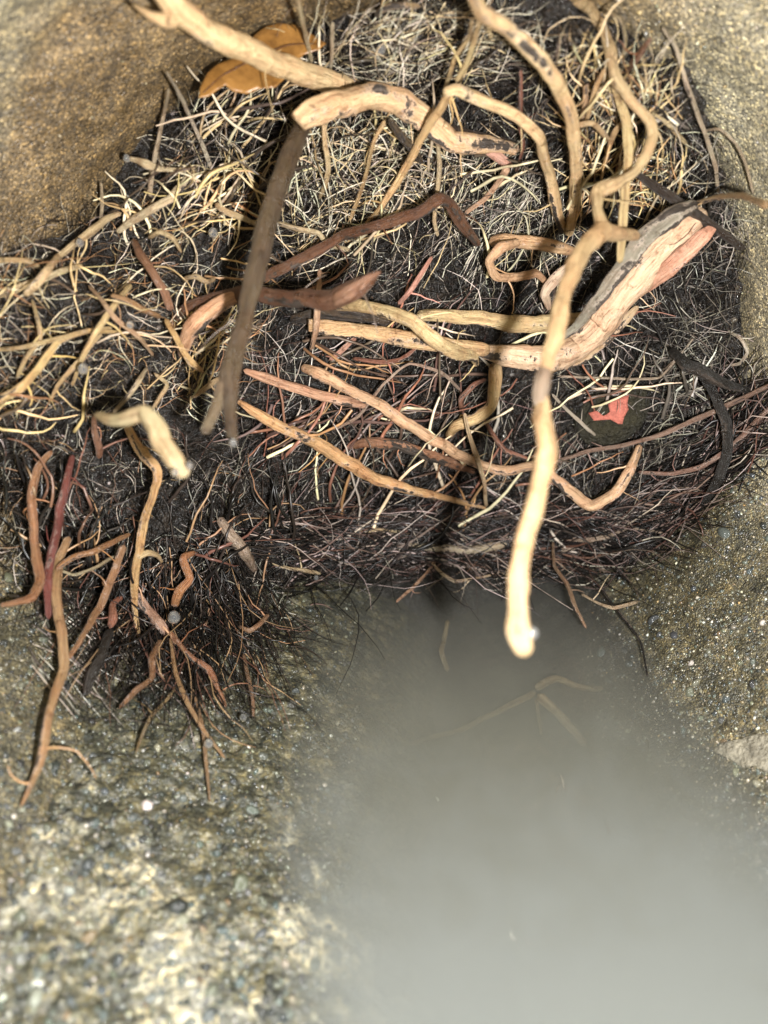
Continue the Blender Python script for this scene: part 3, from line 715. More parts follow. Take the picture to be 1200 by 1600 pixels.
lt('bent tan rootlet above the claw-shaped root', [(238, 640, 8, 4), (252, 618, 12, 5), (262, 600, 11, 5), (240, 582, 7, 4)], (0.60, 0.45, 0.24))
lt('pale flat stem lying between stick fork and diagonal roots', [(300, 622, 6, 5), (330, 600, 8, 6), (350, 588, 5, 4)], (0.55, 0.38, 0.20))
r = lt('orange root under the claw, continuing as a pale stem with a hook', [(198, 664, 10, 8), (212, 692, 15, 10), (228, 716, 18, 11), (246, 736, 19, 9), (240, 772, 18, 8), (226, 815, 17, 9), (217, 860, 16, 9), (211, 905, 14, 9), (210, 950, 11, 7), (218, 1002, 7, 3)], (0.58, 0.36, 0.14))
root('side_root', [(214, 872, 16, 6), (230, 864, 17, 7), (246, 868, 15, 6), (254, 880, 12, 3)], (0.68, 0.50, 0.26), parent=r)
lt('short red root with broken bark left of the claw root', [(146, 648, 6, 5), (148, 676, 9, 7), (156, 700, 9, 8), (154, 716, 7, 7)], (0.26, 0.12, 0.07), bark=0.16)

# --- roots hanging over the bank
def lb(label, pts, col, **kw): return thing(label, GL_, pts, col, **kw)
lb('red-brown root bent like a hockey stick at the picture edge', [(82, 704, 8, 5), (58, 732, 12, 8), (47, 780, 14, 9), (52, 840, 15, 9), (64, 905, 16, 10), (52, 934, 16, 9), (24, 942, 15, 7), (0, 946, 13, 5)], (0.40, 0.19, 0.09), bark=0.17)
lb('dark red straight root beside the hockey-stick one', [(114, 710, 8, 6), (104, 750, 13, 8), (94, 800, 15, 9), (82, 856, 16, 9), (74, 905, 15, 9), (76, 968, 11, 7)], (0.17, 0.05, 0.04), bark=0.12)
lb('longest hanging root trailing down over the pebbles to a thin tip', [(108, 838, 12, 8), (92, 876, 14, 10), (88, 930, 15, 10), (96, 990, 15, 10), (100, 1048, 13, 10), (82, 1096, 11, 9), (70, 1150, 9, 9), (60, 1200, 7, 8), (32, 1262, 3, 3)], (0.46, 0.27, 0.13), bark=0.14)
lb('slanting brown root joining the longest hanging root', [(194, 850, 12, 8), (176, 900, 15, 8), (155, 950, 15, 8), (128, 996, 14, 7), (106, 1030, 12, 6)], (0.38, 0.20, 0.10), bark=0.17)
lb('orange-brown root running level from the junction above the bank', [(86, 890, 16, 6), (116, 870, 17, 7), (150, 860, 16, 7), (186, 842, 12, 6), (204, 834, 8, 4)], (0.46, 0.23, 0.10), bark=0.14)
lb('thin wavy grey root below the level one', [(92, 890, 14, 3), (116, 898, 15, 4), (150, 886, 14, 4), (180, 868, 11, 4)], (0.50, 0.42, 0.28))
lb('curled orange root holding a big clear drop', [(306, 862, 10, 5), (286, 872, 14, 8), (296, 905, 16, 9), (280, 925, 17, 10), (272, 948, 16, 8)], (0.46, 0.20, 0.08))
lb('thick pinkish-grey root leaning into the knot of hanging hairs', [(212, 922, 9, 7), (228, 950, 12, 11), (246, 974, 12, 11), (262, 992, 9, 8)], (0.42, 0.25, 0.19), bark=0.15)
lb('short reddish stub with a drop-shaped end', [(192, 932, 9, 6), (176, 944, 12, 7), (176, 966, 13, 9), (172, 982, 12, 5)], (0.36, 0.14, 0.09))
lb('dark twig with an orange tip hanging left of the knot', [(252, 1000, 10, 7), (238, 1030, 12, 8), (236, 1060, 11, 6), (214, 1078, 10, 7), (186, 1108, 6, 5)], (0.26, 0.13, 0.065))
lb('flat torn red-brown root splayed right of the knot', [(264, 985, 11, 6), (296, 1025, 12, 6), (325, 1048, 11, 8), (340, 1076, 9, 8), (354, 1106, 5, 3)], (0.34, 0.15, 0.08), flat=0.5)
lb('long thin tan root dangling from the knot and curving outwards', [(266, 995, 10, 4), (274, 1050, 11, 5), (288, 1088, 10, 6), (310, 1130, 8, 5), (352, 1186, 4, 3)], (0.46, 0.28, 0.14))
lb('thinnest straight root dangling lowest from the knot', [(300, 1075, 8, 3), (316, 1130, 7, 4), (322, 1190, 5, 4), (328, 1254, 3, 2)], (0.40, 0.24, 0.13))
lb('thin dark tan root trailing down from the knot towards the longest root', [(276, 1072, 9, 4), (256, 1100, 8, 4), (236, 1120, 7, 5), (222, 1150, 5, 4), (212, 1178, 3, 2)], (0.34, 0.24, 0.12))
lb('dark brown root hanging alone nearest the water', [(380, 1020, 8, 4), (388, 1060, 9, 5), (396, 1095, 7, 5), (396, 1124, 4, 3)], (0.26, 0.15, 0.09))
lb('crooked brown root standing out between the dark hairs', [(420, 960, 8, 5), (405, 975, 12, 6), (390, 985, 12, 6), (372, 978, 8, 4)], (0.44, 0.24, 0.14))
lb('long flat grey-pink root slanting towards the waterline', [(342, 808, 6, 8), (362, 838, 10, 12), (384, 866, 10, 12), (398, 892, 6, 7)], (0.34, 0.25, 0.20), bark=0.3)
lb('blackened root hanging above the pebbles with a ragged end', [(172, 985, 10, 9), (160, 1020, 12, 10), (146, 1052, 11, 10), (134, 1088, 7, 6)], (0.03, 0.026, 0.022), mat='barky', bark=0.3)

# --- roots along the waterline and the right wall
def lr(label, pts, col, **kw): return thing(label, GR_, pts, col, **kw)
lr('pale straight rod of root ending in a small drop over the water edge', [(425, 880, 8, 3), (450, 888, 9, 4), (480, 892, 9, 5), (502, 896, 8, 4)], (0.62, 0.48, 0.28))
lr('thin reddish root dipping into the water', [(682, 876, 6, 3), (664, 898, 8, 4), (645, 918, 6, 4), (618, 942, 2, 3)], (0.42, 0.24, 0.16))
lr('pale looped rootlet resting on the water surface', [(674, 878, 8, 3), (690, 896, 8, 4), (712, 908, 5, 4), (752, 902, 3, 3), (800, 890, 4, 3)], (0.56, 0.44, 0.30))
lr('brown root dangling over the water beside the blurred root tip', [(864, 846, 10, 3), (866, 884, 12, 4), (886, 912, 11, 5), (898, 946, 9, 5), (916, 982, 5, 3)], (0.40, 0.26, 0.18))
lr('hooked pale root tip lying where the water meets the wall', [(908, 928, 3, 3), (930, 940, 4, 3), (958, 950, 5, 4), (998, 940, 3, 4)], (0.54, 0.42, 0.28))
lr('black hair-thin root curving down the wet wall', [(930, 908, 4, 2), (966, 956, 4, 3), (1000, 1000, 4, 3), (1012, 1058, 2, 2)], BLACK)
lr('black thick strip across the far wall', [(1048, 545, 8, 8), (1072, 568, 14, 13), (1100, 578, 16, 12), (1136, 600, 13, 10), (1174, 612, 7, 6)], (0.022, 0.02, 0.018), mat='barky', bark=0.2)  # black tube laid along the dark shape on the wall
lr('black strip bending down from the thick one to the waterline', [(1094, 580, 13, 9), (1116, 618, 15, 9), (1134, 660, 14, 10), (1138, 702, 12, 10), (1124, 750, 10, 10), (1092, 796, 5, 7)], (0.022, 0.02, 0.018), mat='barky', bark=0.2)  # second black tube, running on down the wall
lr('long mauve root sweeping up the wall from the hooked pink end', [(866, 722, 8, 4), (920, 705, 11, 5), (980, 694, 12, 5), (1040, 676, 12, 6), (1100, 650, 11, 6), (1160, 622, 9, 6), (1230, 590, 8, 5)], (0.40, 0.26, 0.22))
lr('lower mauve root rising along the waterline on to the wall', [(996, 738, 8, 4), (1050, 740, 11, 5), (1096, 728, 11, 6), (1140, 700, 10, 6), (1180, 660, 8, 6), (1230, 610, 8, 5)], (0.36, 0.21, 0.18))
lr('thin dark root next to the wall at the waterline', [(1030, 790, 6, 4), (1080, 762, 8, 5), (1130, 720, 8, 5), (1200, 650, 7, 5)], (0.10, 0.06, 0.05))
lr('white hooked rootlet curling on the far wall', [(1136, 516, 4, 3), (1158, 530, 7, 4), (1168, 550, 7, 4), (1156, 568, 6, 4), (1130, 572, 4, 3)], (0.58, 0.52, 0.42))
lr('grey straight rootlet pointing down to the red-patched stone', [(862, 615, 6, 3), (890, 645, 8, 4), (920, 672, 8, 4), (950, 694, 5, 3)], (0.52, 0.46, 0.38))
lr('thin pale rootlet stretched over the top of the red-patched stone', [(870, 588, 6, 3), (930, 590, 9, 3), (990, 592, 10, 3), (1030, 590, 10, 3), (1058, 560, 9, 3), (1084, 528, 6, 2)], (0.54, 0.46, 0.36))
lr('flat pinkish root along the waterline beside the wall', [(880, 842, 7, 3), (920, 844, 9, 6), (950, 838, 9, 5), (990, 826, 7, 3), (1044, 834, 4, 2)], (0.50, 0.38, 0.32))
lr('short pale rootlet just above the water beside the blurred root tip', [(868, 852, 6, 3), (880, 860, 8, 5), (896, 856, 8, 5), (910, 848, 5, 3)], (0.56, 0.48, 0.40))
lr('pale straight twig in the dark band above the waterline', [(548, 832, 6, 4), (590, 828, 8, 5), (640, 834, 5, 3)], (0.62, 0.50, 0.30))

# submerged roots
def sub(label, P, r0, r1):
    pts = []
    for i, (x, y, dz) in enumerate(P):
        d = ray(x, y); dep = (-dz*2.6/1000.0 - CAM.z)/d.z
        f = i/(len(P)-1); pts.append((x, y, dep*1000.0, r0+(r1-r0)*f))
    return thing(label, 'roots under the cloudy water', pts, (0.32, 0.27, 0.17), mode='z', ns=10)
sub('faint root under the water branching to the far wall', [(836, 1076, 4), (870, 1062, 4), (920, 1076, 5), (1000, 1080, 8)], 7, 4)
sub('faint root under the water fading towards the bank', [(838, 1082, 4), (780, 1110, 5), (720, 1140, 6), (650, 1160, 7), (600, 1175, 9)], 6, 4)
sub('faint root under the water pointing towards the lens', [(840, 1084, 3), (868, 1110, 4), (892, 1138, 5), (916, 1166, 6)], 9, 7)
sub('faint straight root under the water between the other two', [(838, 1090, 4), (842, 1115, 5), (846, 1150, 7)], 4, 3)
sub('faint upright root under the water nearer the root mass', [(700, 968, 3), (694, 1000, 4), (690, 1020, 4), (700, 1050, 6)], 4, 5)

# ------------------------------------------------------------------ strands: rootlets and root hairs
def inside(px, py, poly):
    c = np.zeros(px.shape, bool); n = len(poly)
    for i in range(n):
        (x1, y1), (x2, y2) = poly[i], poly[(i+1) % n]
        c ^= ((y1 > py) != (y2 > py)) & (px < (x2-x1)*(py-y1)/((y2-y1) or 1e-9)+x1)
    return c
def sample(poly, n):
    P = np.array(poly, float); lo, hi = P.min(0), P.max(0); out = np.zeros((0, 2))
    while len(out) < n:
        q = lo + (hi-lo)*rng.random((n*2, 2)); out = np.vstack([out, q[inside(q[:, 0], q[:, 1], poly)]])
    return out[:n]
def strands(start, ang, length, rad, lift, arch, k=8, curl=0.35, walk=0.35):
    """Curved strands that lie on the surface: returns points (n,k,3) and radii (n,k) in metres."""
    n = len(start)
    th = np.radians(ang)[:, None] + curl*rng.normal(size=(n, 1))*np.linspace(-1, 1, k)[None] + np.cumsum(walk*rng.normal(size=(n, k)), 1)/math.sqrt(k)*1.6
    st = (length/(k-1))[:, None]
    dx = np.cos(th)*st; dy = -np.sin(th)*st
    X = start[:, :1] + np.cumsum(dx, 1) - dx[:, :1]; Y = start[:, 1:] + np.cumsum(dy, 1) - dy[:, :1]
    X -= (X.mean(1)-start[:, 0])[:, None]*0.7; Y -= (Y.mean(1)-start[:, 1])[:, None]*0.7
    t = np.linspace(0, 1, k)[None]
    sk = rng.uniform(0.6, 1.8, (n, 1))
    lf = lift[:, None] + arch[:, None]*np.sin(math.pi*t**sk) + 0.12*arch[:, None]*rng.normal(size=(n, k))
    dep = depth_at(X, Y) - lf/1000.0
    P = unproj(X, Y, dep)
    rr = (rad[:, None]*(1-0.65*t**2))*dep/FPX
    return P, rr
def strand_mesh(P, rr, col, sides=3):
    n, k, _ = P.shape
    T = np.gradient(P, axis=1); T /= np.linalg.norm(T, axis=2, keepdims=True)+1e-12
    ref = rng.normal(size=(n, 1, 3)); A = np.cross(T, ref); A /= np.linalg.norm(A, axis=2, keepdims=True)+1e-12
    B = np.cross(T, A)
    a = np.linspace(0, 2*math.pi, sides, endpoint=False)
    V = P[:, :, None] + rr[:, :, None, None]*(np.cos(a)[None, None, :, None]*A[:, :, None]+np.sin(a)[None, None, :, None]*B[:, :, None])
    idx = np.arange(n*k*sides).reshape(n, k, sides)
    q = np.roll(idx, -1, 2)
    F = np.stack([idx[:, :-1], q[:, :-1], q[:, 1:], idx[:, 1:]], -1).reshape(-1, 4)
    C = np.repeat(np.concatenate([col, np.ones((n, 1))], 1)[:, None], k*sides, 1).reshape(-1, 4)
    return V.reshape(-1, 3), F, C
def pick(pal, n):
    c = np.array([p[:3] for p in pal]); w = np.array([p[3] for p in pal], float)
    i = rng.choice(len(pal), n, p=w/w.sum())
    return np.clip(c[i]*rng.uniform(0.65, 1.25, (n, 1))*rng.uniform(0.93, 1.07, (n, 3)), 0, 0.9)
def field(poly, n, mean, spread, wild, ln, rad, lift, arch, pal, **kw):
    s = sample(poly, n)
    # two strands in three grow in tufts
    nc = max(2, n//9); cen = sample(poly, nc); ci = rng.integers(0, nc, n); tuft = rng.random(n) < 0.66
    s = np.where(tuft[:, None], cen[ci] + rng.normal(size=(n, 2))*11, s)
    mean = mean(s) if callable(mean) else mean
    ang = np.where(tuft, np.broadcast_to(mean, n) + (spread*1.2*rng.normal(size=nc))[ci] + 13*rng.normal(size=n), 0) + np.where(tuft, 0, 1)*np.where(rng.random(n) < wild, rng.uniform(0, 360, n), mean + spread*rng.normal(size=n))
    u = lambda r: rng.uniform(r[0], r[1], n)
    P, rr = strands(s, ang, u(ln), u(rad), u(lift), u(arch), **kw)
    return P, rr, pick(pal, n)
def stuff(name, label, parts, sides=3):
    Vs, Fs, Cs, off = [], [], [], 0
    for P, rr, c in parts:
        V, F, C = strand_mesh(P, rr, c, sides); Vs.append(V); Fs.append(F+off); Cs.append(C); off += len(V)
    o = mesh_obj(name, np.vstack(Vs), np.vstack(Fs), M['hair'], attrs={'col': ('FLOAT_COLOR', np.vstack(Cs))})
    tag(o, label, 'root hairs', kind='stuff'); return o

P_PALE = [(0.70, 0.63, 0.49, 3), (0.62, 0.48, 0.28, 1.6), (0.26, 0.21, 0.16, 1.6), (0.03, 0.024, 0.02, 4)]
P_TAN = [(0.60, 0.44, 0.22, 4), (0.64, 0.54, 0.36, 3), (0.36, 0.20, 0.10, 2), (0.10, 0.07, 0.05, 1)]
P_DARK = [(0.008, 0.007, 0.0065, 7), (0.028, 0.022, 0.019, 3), (0.36, 0.32, 0.27, 1.3), (0.07, 0.042, 0.033, 0.6)]
P_MAUVE = [(0.03, 0.023, 0.021, 4), (0.15, 0.105, 0.09, 1.6), (0.40, 0.33, 0.29, 1.5), (0.009, 0.008, 0.0075, 6), (0.11, 0.055, 0.042, 0.8)]
P_RED = [(0.03, 0.022, 0.018, 3), (0.13, 0.065, 0.045, 1.6), (0.34, 0.21, 0.12, 1.2), (0.010, 0.009, 0.008, 6)]
P_GREY = [(0.32, 0.285, 0.24, 2.5), (0.52, 0.48, 0.41, 1.2), (0.13, 0.11, 0.09, 3), (0.015, 0.013, 0.012, 4)]
TOP = [(288, 165), (420, 95), (500, 60), (600, 18), (760, 20), (900, 40), (1010, 100), (1090, 200), (1110, 300), (960, 340), (800, 430), (600, 455), (480, 440), (440, 300), (330, 330), (225, 240)]
MATT = [(470, 200), (620, 180), (720, 240), (690, 330), (560, 360), (520, 430), (430, 400), (440, 300)]
LEFT = [(-20, 400), (100, 380), (180, 310), (300, 240), (420, 300), (420, 420), (380, 620), (300, 660), (-20, 660)]
MASS = [(-20, 400), (160, 310), (250, 210), (340, 150), (480, 70), (620, 20), (900, 30), (1020, 110), (1110, 240), (1150, 420), (1140, 640), (1080, 780), (960, 870), (480, 890), (380, 1010), (120, 1000), (-20, 900)]
BAND = [(400, 850), (520, 800), (760, 790), (900, 800), (1010, 770), (1100, 710), (1170, 640), (1180, 690), (1080, 800), (970, 885), (700, 885), (480, 892)]
LOWL = [(-20, 660), (200, 660), (330, 680), (450, 800), (480, 890), (430, 1000), (300, 1060), (150, 1010), (-20, 930)]
EDGE = [(1040, 180), (1100, 230), (1140, 330), (1160, 500), (1120, 690), (1010, 720), (1010, 480), (980, 430), (1020, 330)]
CORE = [(400, 430), (760, 400), (1000, 460), (1030, 700), (960, 800), (500, 830), (330, 760), (330, 640)]
flow = lambda s: np.where(s[:, 0] > 960, 12+(s[:, 0]-960)*0.16, 2.0)

stuff('pale_root_hairs', 'mat of fine pale root hairs over the upper root mass', [
    field(TOP, 1050, 62, 30, 0.3, (50, 170), (0.35, 0.9), (0.5, 5), (2, 9), P_PALE+[(0.012, 0.010, 0.009, 6)], curl=0.5),
    field(MATT, 430, 40, 38, 0.3, (60, 170), (0.4, 1.2), (2, 8), (3, 10), P_PALE, curl=0.7),
    field([(500, 90), (600, 20), (800, 20), (760, 130), (600, 150)], 330, 22, 22, 0.15, (60, 150), (0.4, 1.1), (1, 6), (2, 8), P_PALE),
    field([(700, 250), (900, 250), (880, 440), (700, 450)], 260, 60, 14, 0.12, (60, 160), (0.5, 1.1), (0.5, 4), (1, 5), P_GREY+P_PALE[:1]),
    field([(860, 60), (1060, 120), (1080, 300), (900, 330)], 200, 80, 30, 0.3, (40, 110), (0.7, 1.8), (1, 6), (2, 9), P_TAN)])
stuff('tan_root_hairs', 'tangle of fine straw-coloured root hairs at the side of the mass', [
    field(LEFT, 900, 20, 50, 0.6, (20, 80), (0.35, 0.85), (0.3, 4), (1, 6), P_PALE+P_TAN[2:], curl=0.6),
    field(LEFT, 70, 25, 25, 0.4, (70, 170), (0.9, 1.9), (2, 8), (2, 9), P_TAN)])
stuff('dark_root_hairs', 'dense dark wet root hairs covering the soil of the plug', [
    field(MASS, 5000, 30, 60, 0.5, (25, 100), (0.35, 0.8), (0.1, 2.2), (0.5, 3.5), P_DARK, k=7, curl=0.6),
    field(CORE, 900, 55, 30, 0.35, (40, 130), (0.4, 1.0), (0.3, 4), (1, 5), P_MAUVE+P_GREY, k=7),
    field(LOWL, 750, 95, 40, 0.4, (25, 80), (0.45, 1.1), (0.3, 4), (1, 6), P_RED+P_GREY[:2], k=7, curl=0.5)])
stuff('waterline_root_hairs', 'combed mauve and black fibres running level along the waterline', [
    field(BAND, 1500, flow, 11, 0.08, (60, 200), (0.5, 1.4), (0.5, 6), (1, 7), P_MAUVE),
    field([(500, 850), (960, 850), (980, 915), (520, 905)], 90, -8, 26, 0.2, (30, 90), (0.5, 1.0), (0.5, 4), (1, 5), P_MAUVE+P_GREY[:1])])
fan_s = np.column_stack([rng.normal(280, 85, 560), rng.normal(985, 55, 560)])
fan_a = -90 + (fan_s[:, 0]-270)*0.22 + 19*rng.normal(size=560)
FP = strands(fan_s, fan_a, rng.uniform(60, 190, 560), rng.uniform(0.45, 1.5, 560), rng.uniform(1, 9, 560), rng.uniform(0, 6, 560), curl=0.3, walk=0.3)
fan2 = np.column_stack([rng.normal(420, 35, 60), rng.normal(960, 60, 60)])
FP2 = strands(fan2, -25+22*rng.normal(size=60), rng.uniform(30, 80, 60), rng.uniform(0.4, 0.9, 60), rng.uniform(0.4, 4, 60), rng.uniform(0, 4, 60))
fan3 = np.column_stack([rng.uniform(60, 300, 90), rng.uniform(940, 1100, 90)])
FP3 = strands(fan3, -48+8*rng.normal(size=90), rng.uniform(50, 130, 90), rng.uniform(0.9, 1.8, 90), rng.uniform(0.4, 3, 90), rng.uniform(0, 3, 90), curl=0.1, walk=0.1)
stuff('hanging_root_hairs', 'fan of dark root hairs hanging down over the pebbly bank', [
    (*FP, pick(P_RED+P_DARK[:2], 560)), (*FP2, pick(P_DARK+P_MAUVE[:2], 60)), (*FP3, pick(P_GREY[:3], 90))])
stuff('wall_edge_root_hairs', 'fine grey root hairs where the root mass meets the far pipe wall', [
    field(EDGE, 420, 75, 35, 0.35, (30, 120), (0.4, 1.0), (0.5, 4), (1, 6), P_GREY, curl=0.7),
    field([(1080, 640), (1180, 580), (1230, 600), (1230, 690), (1120, 760), (1060, 760)], 120, 38, 8, 0.05, (80, 200), (0.8, 2.0), (0.5, 4), (1, 5), P_MAUVE)])

def floating(n, poly, ln, rad):
    P, rr, c = field(poly, n, 20, 60, 0.5, ln, rad, (0.15, 0.3), (0, 0.05), P_GREY[:3], curl=0.6)
    P[:, :, 2] = 0.0002; return P, rr, c
stuff('floating_fibres', 'loose fine fibres floating on the cloudy water', [
    floating(26, [(520, 915), (940, 915), (1000, 1080), (560, 560)], (12, 55), (0.25, 0.55)),
    floating(9, [(560, 560), (1020, 1080), (1130, 1560), (520, 1560)], (8, 30), (0.2, 0.35))])

# every woody root carries a few thin side roots of its own
for o, (P, rad), col in BRANCHING:
    if rad.max() < 0.0005 or o.get('group') == 'roots under the cloudy water' or np.linalg.norm(P[len(P)//2]-CAMN) < 0.165: continue
    L = np.linalg.norm(np.diff(P, axis=0), axis=1).sum()
    for q in range(int(np.clip(L/0.014, 1, 5))):
        k = int(rng.integers(2, len(P)-2)); T = P[k+1]-P[k-1]; T /= np.linalg.norm(T)
        side = np.cross(T, np.array(FWD)); side *= rng.choice([-1, 1])/(np.linalg.norm(side)+1e-9)
        d = side*0.8 + T*rng.uniform(-0.7, 0.9) + np.array(FWD)*rng.uniform(0.1, 0.5); d /= np.linalg.norm(d)
        ln = rng.uniform(0.004, 0.014); K = 9
        pts = [P[k].copy()]; bend = rng.normal(size=3)*0.28
        for j in range(K-1):
            d = d + bend*0.35 + rng.normal(size=3)*0.16 + np.array(FWD)*0.06 + np.array((0, 0, -0.05)); d /= np.linalg.norm(d); pts.append(pts[-1]+d*ln/(K-1))
        r0 = min(rad[k]*0.45, rng.uniform(0.00014, 0.00034))
        c = np.array([col])*rng.uniform(0.5, 1.0)*0.9 if max(col) > 0.15 else np.array([[0.10, 0.07, 0.05]])
        V, F, C = strand_mesh(np.array([pts]), (r0*np.linspace(1, 0.3, K))[None], c, 6)
        mesh_obj('side_root', V, F, M['hair'], o, attrs={'col': ('FLOAT_COLOR', C)})

# countable rootlets: each a part of the root ball
def rootlets(poly, n, mean, spread, wild, ln, rad, lift, arch, pal, **kw):
    P, rr, c = field(poly, n, mean, spread, wild, ln, rad, lift, arch, pal, k=10, **kw)
    for i in range(n):
        V, F, C = strand_mesh(P[i:i+1], rr[i:i+1], c[i:i+1], 6)
        mesh_obj('rootlet', V, F, M['hair'], root_ball, attrs={'col': ('FLOAT_COLOR', C)})
rootlets(TOP, 80, 62, 30, 0.3, (70, 190), (1.2, 2.8), (3, 10), (3, 10), [(0.56, 0.47, 0.32, 3), (0.56, 0.42, 0.23, 3), (0.28, 0.19, 0.11, 2), (0.06, 0.045, 0.035, 2)])
rootlets(LEFT, 40, 20, 40, 0.6, (60, 150), (1.3, 2.8), (2, 8), (2, 9), P_TAN)
rootlets(CORE, 95, 40, 45, 0.5, (70, 200), (1.2, 3.0), (2, 9), (2, 9), P_TAN[1:]+P_MAUVE[1:3]+[(0.26, 0.12, 0.08, 3), (0.10, 0.06, 0.045, 3)])
rootlets(LOWL, 80, 95, 38, 0.3, (50, 150), (1.2, 2.8), (3, 10), (2, 8), P_RED)
rootlets(BAND, 25, flow, 9, 0.05, (90, 200), (1.6, 3.0), (3, 8), (2, 6), P_MAUVE)
rootlets(EDGE, 16, 75, 30, 0.3, (50, 120), (1.8, 3.2), (2, 7), (2, 7), P_GREY)

# ------------------------------------------------------------------ soil crumbs, grains and pebbles
def ico():
    import bmesh as bm_
    b = bm_.new(); bm_.ops.create_icosphere(b, subdivisions=1, radius=1.0)
    v = np.array([x.co[:] for x in b.verts]); f = np.array([[q.index for q in p.verts] for p in b.faces]); b.free(); return v, f
IV, IF = ico()
OV = np.array([(1, 0, 0), (-1, 0, 0), (0, 1, 0), (0, -1, 0), (0, 0, 1), (0, 0, -1)], float)
OF = np.array([(0, 2, 4), (2, 1, 4), (1, 3, 4), (3, 0, 4), (2, 0, 5), (1, 2, 5), (3, 1, 5), (0, 3, 5)])
def randrot(n):
    q = rng.normal(size=(n, 4)); q /= np.linalg.norm(q, axis=1)[:, None]
    w, x, y, z = q.T
    return np.stack([np.stack([1-2*(y*y+z*z), 2*(x*y-z*w), 2*(x*z+y*w)], -1), np.stack([2*(x*y+z*w), 1-2*(x*x+z*z), 2*(y*z-x*w)], -1), np.stack([2*(x*z-y*w), 2*(y*z+x*w), 1-2*(x*x+y*y)], -1)], 1)
def lumps(C, S, col, base, jit=0.18):
    bv, bf = base; n = len(C)
    sc = S[:, None]*rng.uniform(0.6, 1.15, (n, 3))
    V = bv[None]*(1+jit*rng.normal(size=(n, len(bv), 1)))*sc[:, None]
    V = np.einsum('nij,nkj->nki', randrot(n), V) + C[:, None]
    F = bf[None] + (np.arange(n)*len(bv))[:, None, None]
    Cc = np.repeat(np.concatenate([col, np.ones((n, 1))], 1)[:, None], len(bv), 1)
    return V.reshape(-1, 3), F.reshape(-1, 3), Cc.reshape(-1, 4)
def scatter(n, box, want, tries=4):
    out = []; 
    while len(out) < n and tries*n > 0:
        x = random.uniform(box[0], box[2]); y = random.uniform(box[1], box[3])
        c = cast(x, y, ('water',)); tries -= 1.0/n
        if want(x, y, c): out.append((x, y, c[0], *c[2]))
        if tries <= 0: break
    return np.array(out)

PCOL = [(0.105, 0.106, 0.078, 5), (0.078, 0.086, 0.076, 6), (0.05, 0.06, 0.06, 4), (0.17, 0.16, 0.115, 2.5), (0.32, 0.31, 0.27, 0.9), (0.12, 0.09, 0.05, 0.7), (0.03, 0.032, 0.031, 5)]
lowbank = lambda x, y, c: c[1] == 'bank' or (c[1] == 'pipe' and (x > 930 and y > 700+0.35*(1200-x) or x < 400 and y > 850))
pb = np.vstack([scatter(6500, (-120, 840, 560, 1720), lowbank, 8), scatter(6500, (900, 690, 1330, 1400), lowbank, 8)])
sz = np.clip(np.exp(rng.normal(-7.85, 0.45, len(pb))), 0.00018, 0.0014)
big = rng.random(len(pb)) < np.where(pb[:, 1] > 1250, 0.05, 0.012)
sz[big] *= rng.uniform(1.5, 2.2, big.sum())
pb[:, 5] -= sz*0.28; pb[pb[:, 0] > 800, 3] += sz[pb[:, 0] > 800]*0.28
pcol = pick(PCOL, len(pb)); pcol[pb[:, 0] > 800] *= 1.25
order = np.argsort(-(sz/pb[:, 2])*((pb[:, 0] > 0) & (pb[:, 0] < 1200) & (pb[:, 1] < 1600)))
top, rest = order[:300], order[300:]
V, F, C = lumps(pb[rest, 3:], sz[rest], pcol[rest], (IV, IF))
o = mesh_obj('small_pebbles', V, F, M['grains'], bank, attrs={'col': ('FLOAT_COLOR', C)}); o['kind'] = 'stuff'
shapes = []
for k in range(6):
    b = bmesh.new(); bmesh.ops.create_icosphere(b, subdivisions=2, radius=1.0)
    for v_ in b.verts:
        v_.co *= 1 + 0.22*mnoise.noise(v_.co*1.1+Vector((k*7.1, 0, 0))) + 0.10*mnoise.noise(v_.co*2.6+Vector((0, k*5.3, 0)))
    me = bpy.data.meshes.new('pebble'); b.to_mesh(me); b.free()
    me.polygons.foreach_set('use_smooth', [True]*len(me.polygons)); me.materials.append(M['pebble']); shapes.append(me)
for i in top:
    o = bpy.data.objects.new('pebble', shapes[random.randrange(6)]); COL.objects.link(o); o.parent = bank
    s = sz[i]*1.1; o.location = pb[i, 3:]; o.rotation_euler = (random.uniform(0, 6.3), random.uniform(0, 6.3), random.uniform(0, 6.3))
    o.scale = (s*random.uniform(0.8, 1.2), s*random.uniform(0.7, 1.05), s*random.uniform(0.55, 0.85)); o.color = (*pcol[i], 1)

# sand grains standing out of the concrete
sg = scatter(14000, (-100, -100, 1300, 1500), lambda x, y, c: c[1] in ('pipe', 'bank'))
gs = np.clip(np.exp(rng.normal(-8.8, 0.38, len(sg))), 0.00008, 0.0005)
gcol = pick([(0.17, 0.12, 0.062, 4), (0.26, 0.20, 0.115, 3), (0.42, 0.35, 0.24, 0.8), (0.07, 0.06, 0.04, 3)], len(sg))
rt = sg[:, 0] > 900; gcol[rt] = pick([(0.34, 0.30, 0.21, 4), (0.50, 0.45, 0.34, 3), (0.15, 0.14, 0.12, 3), (0.42, 0.28, 0.12, 1)], int(rt.sum())); gs[rt] *= 1.45
bg_ = rt & (rng.random(len(gs)) < 0.035); gs[bg_] *= rng.uniform(1.6, 2.6, int(bg_.sum())); gcol[bg_] = pick([(0.50, 0.46, 0.36, 3), (0.42, 0.32, 0.17, 2), (0.62, 0.60, 0.54, 2), (0.10, 0.09, 0.08, 3)], int(bg_.sum()))
V, F, C = lumps(sg[:, 3:], gs, gcol, (OV, OF), 0.25)
o = mesh_obj('sand_grains', V, F, M['grains'], pipe, attrs={'col': ('FLOAT_COLOR', C)}); o['kind'] = 'stuff'

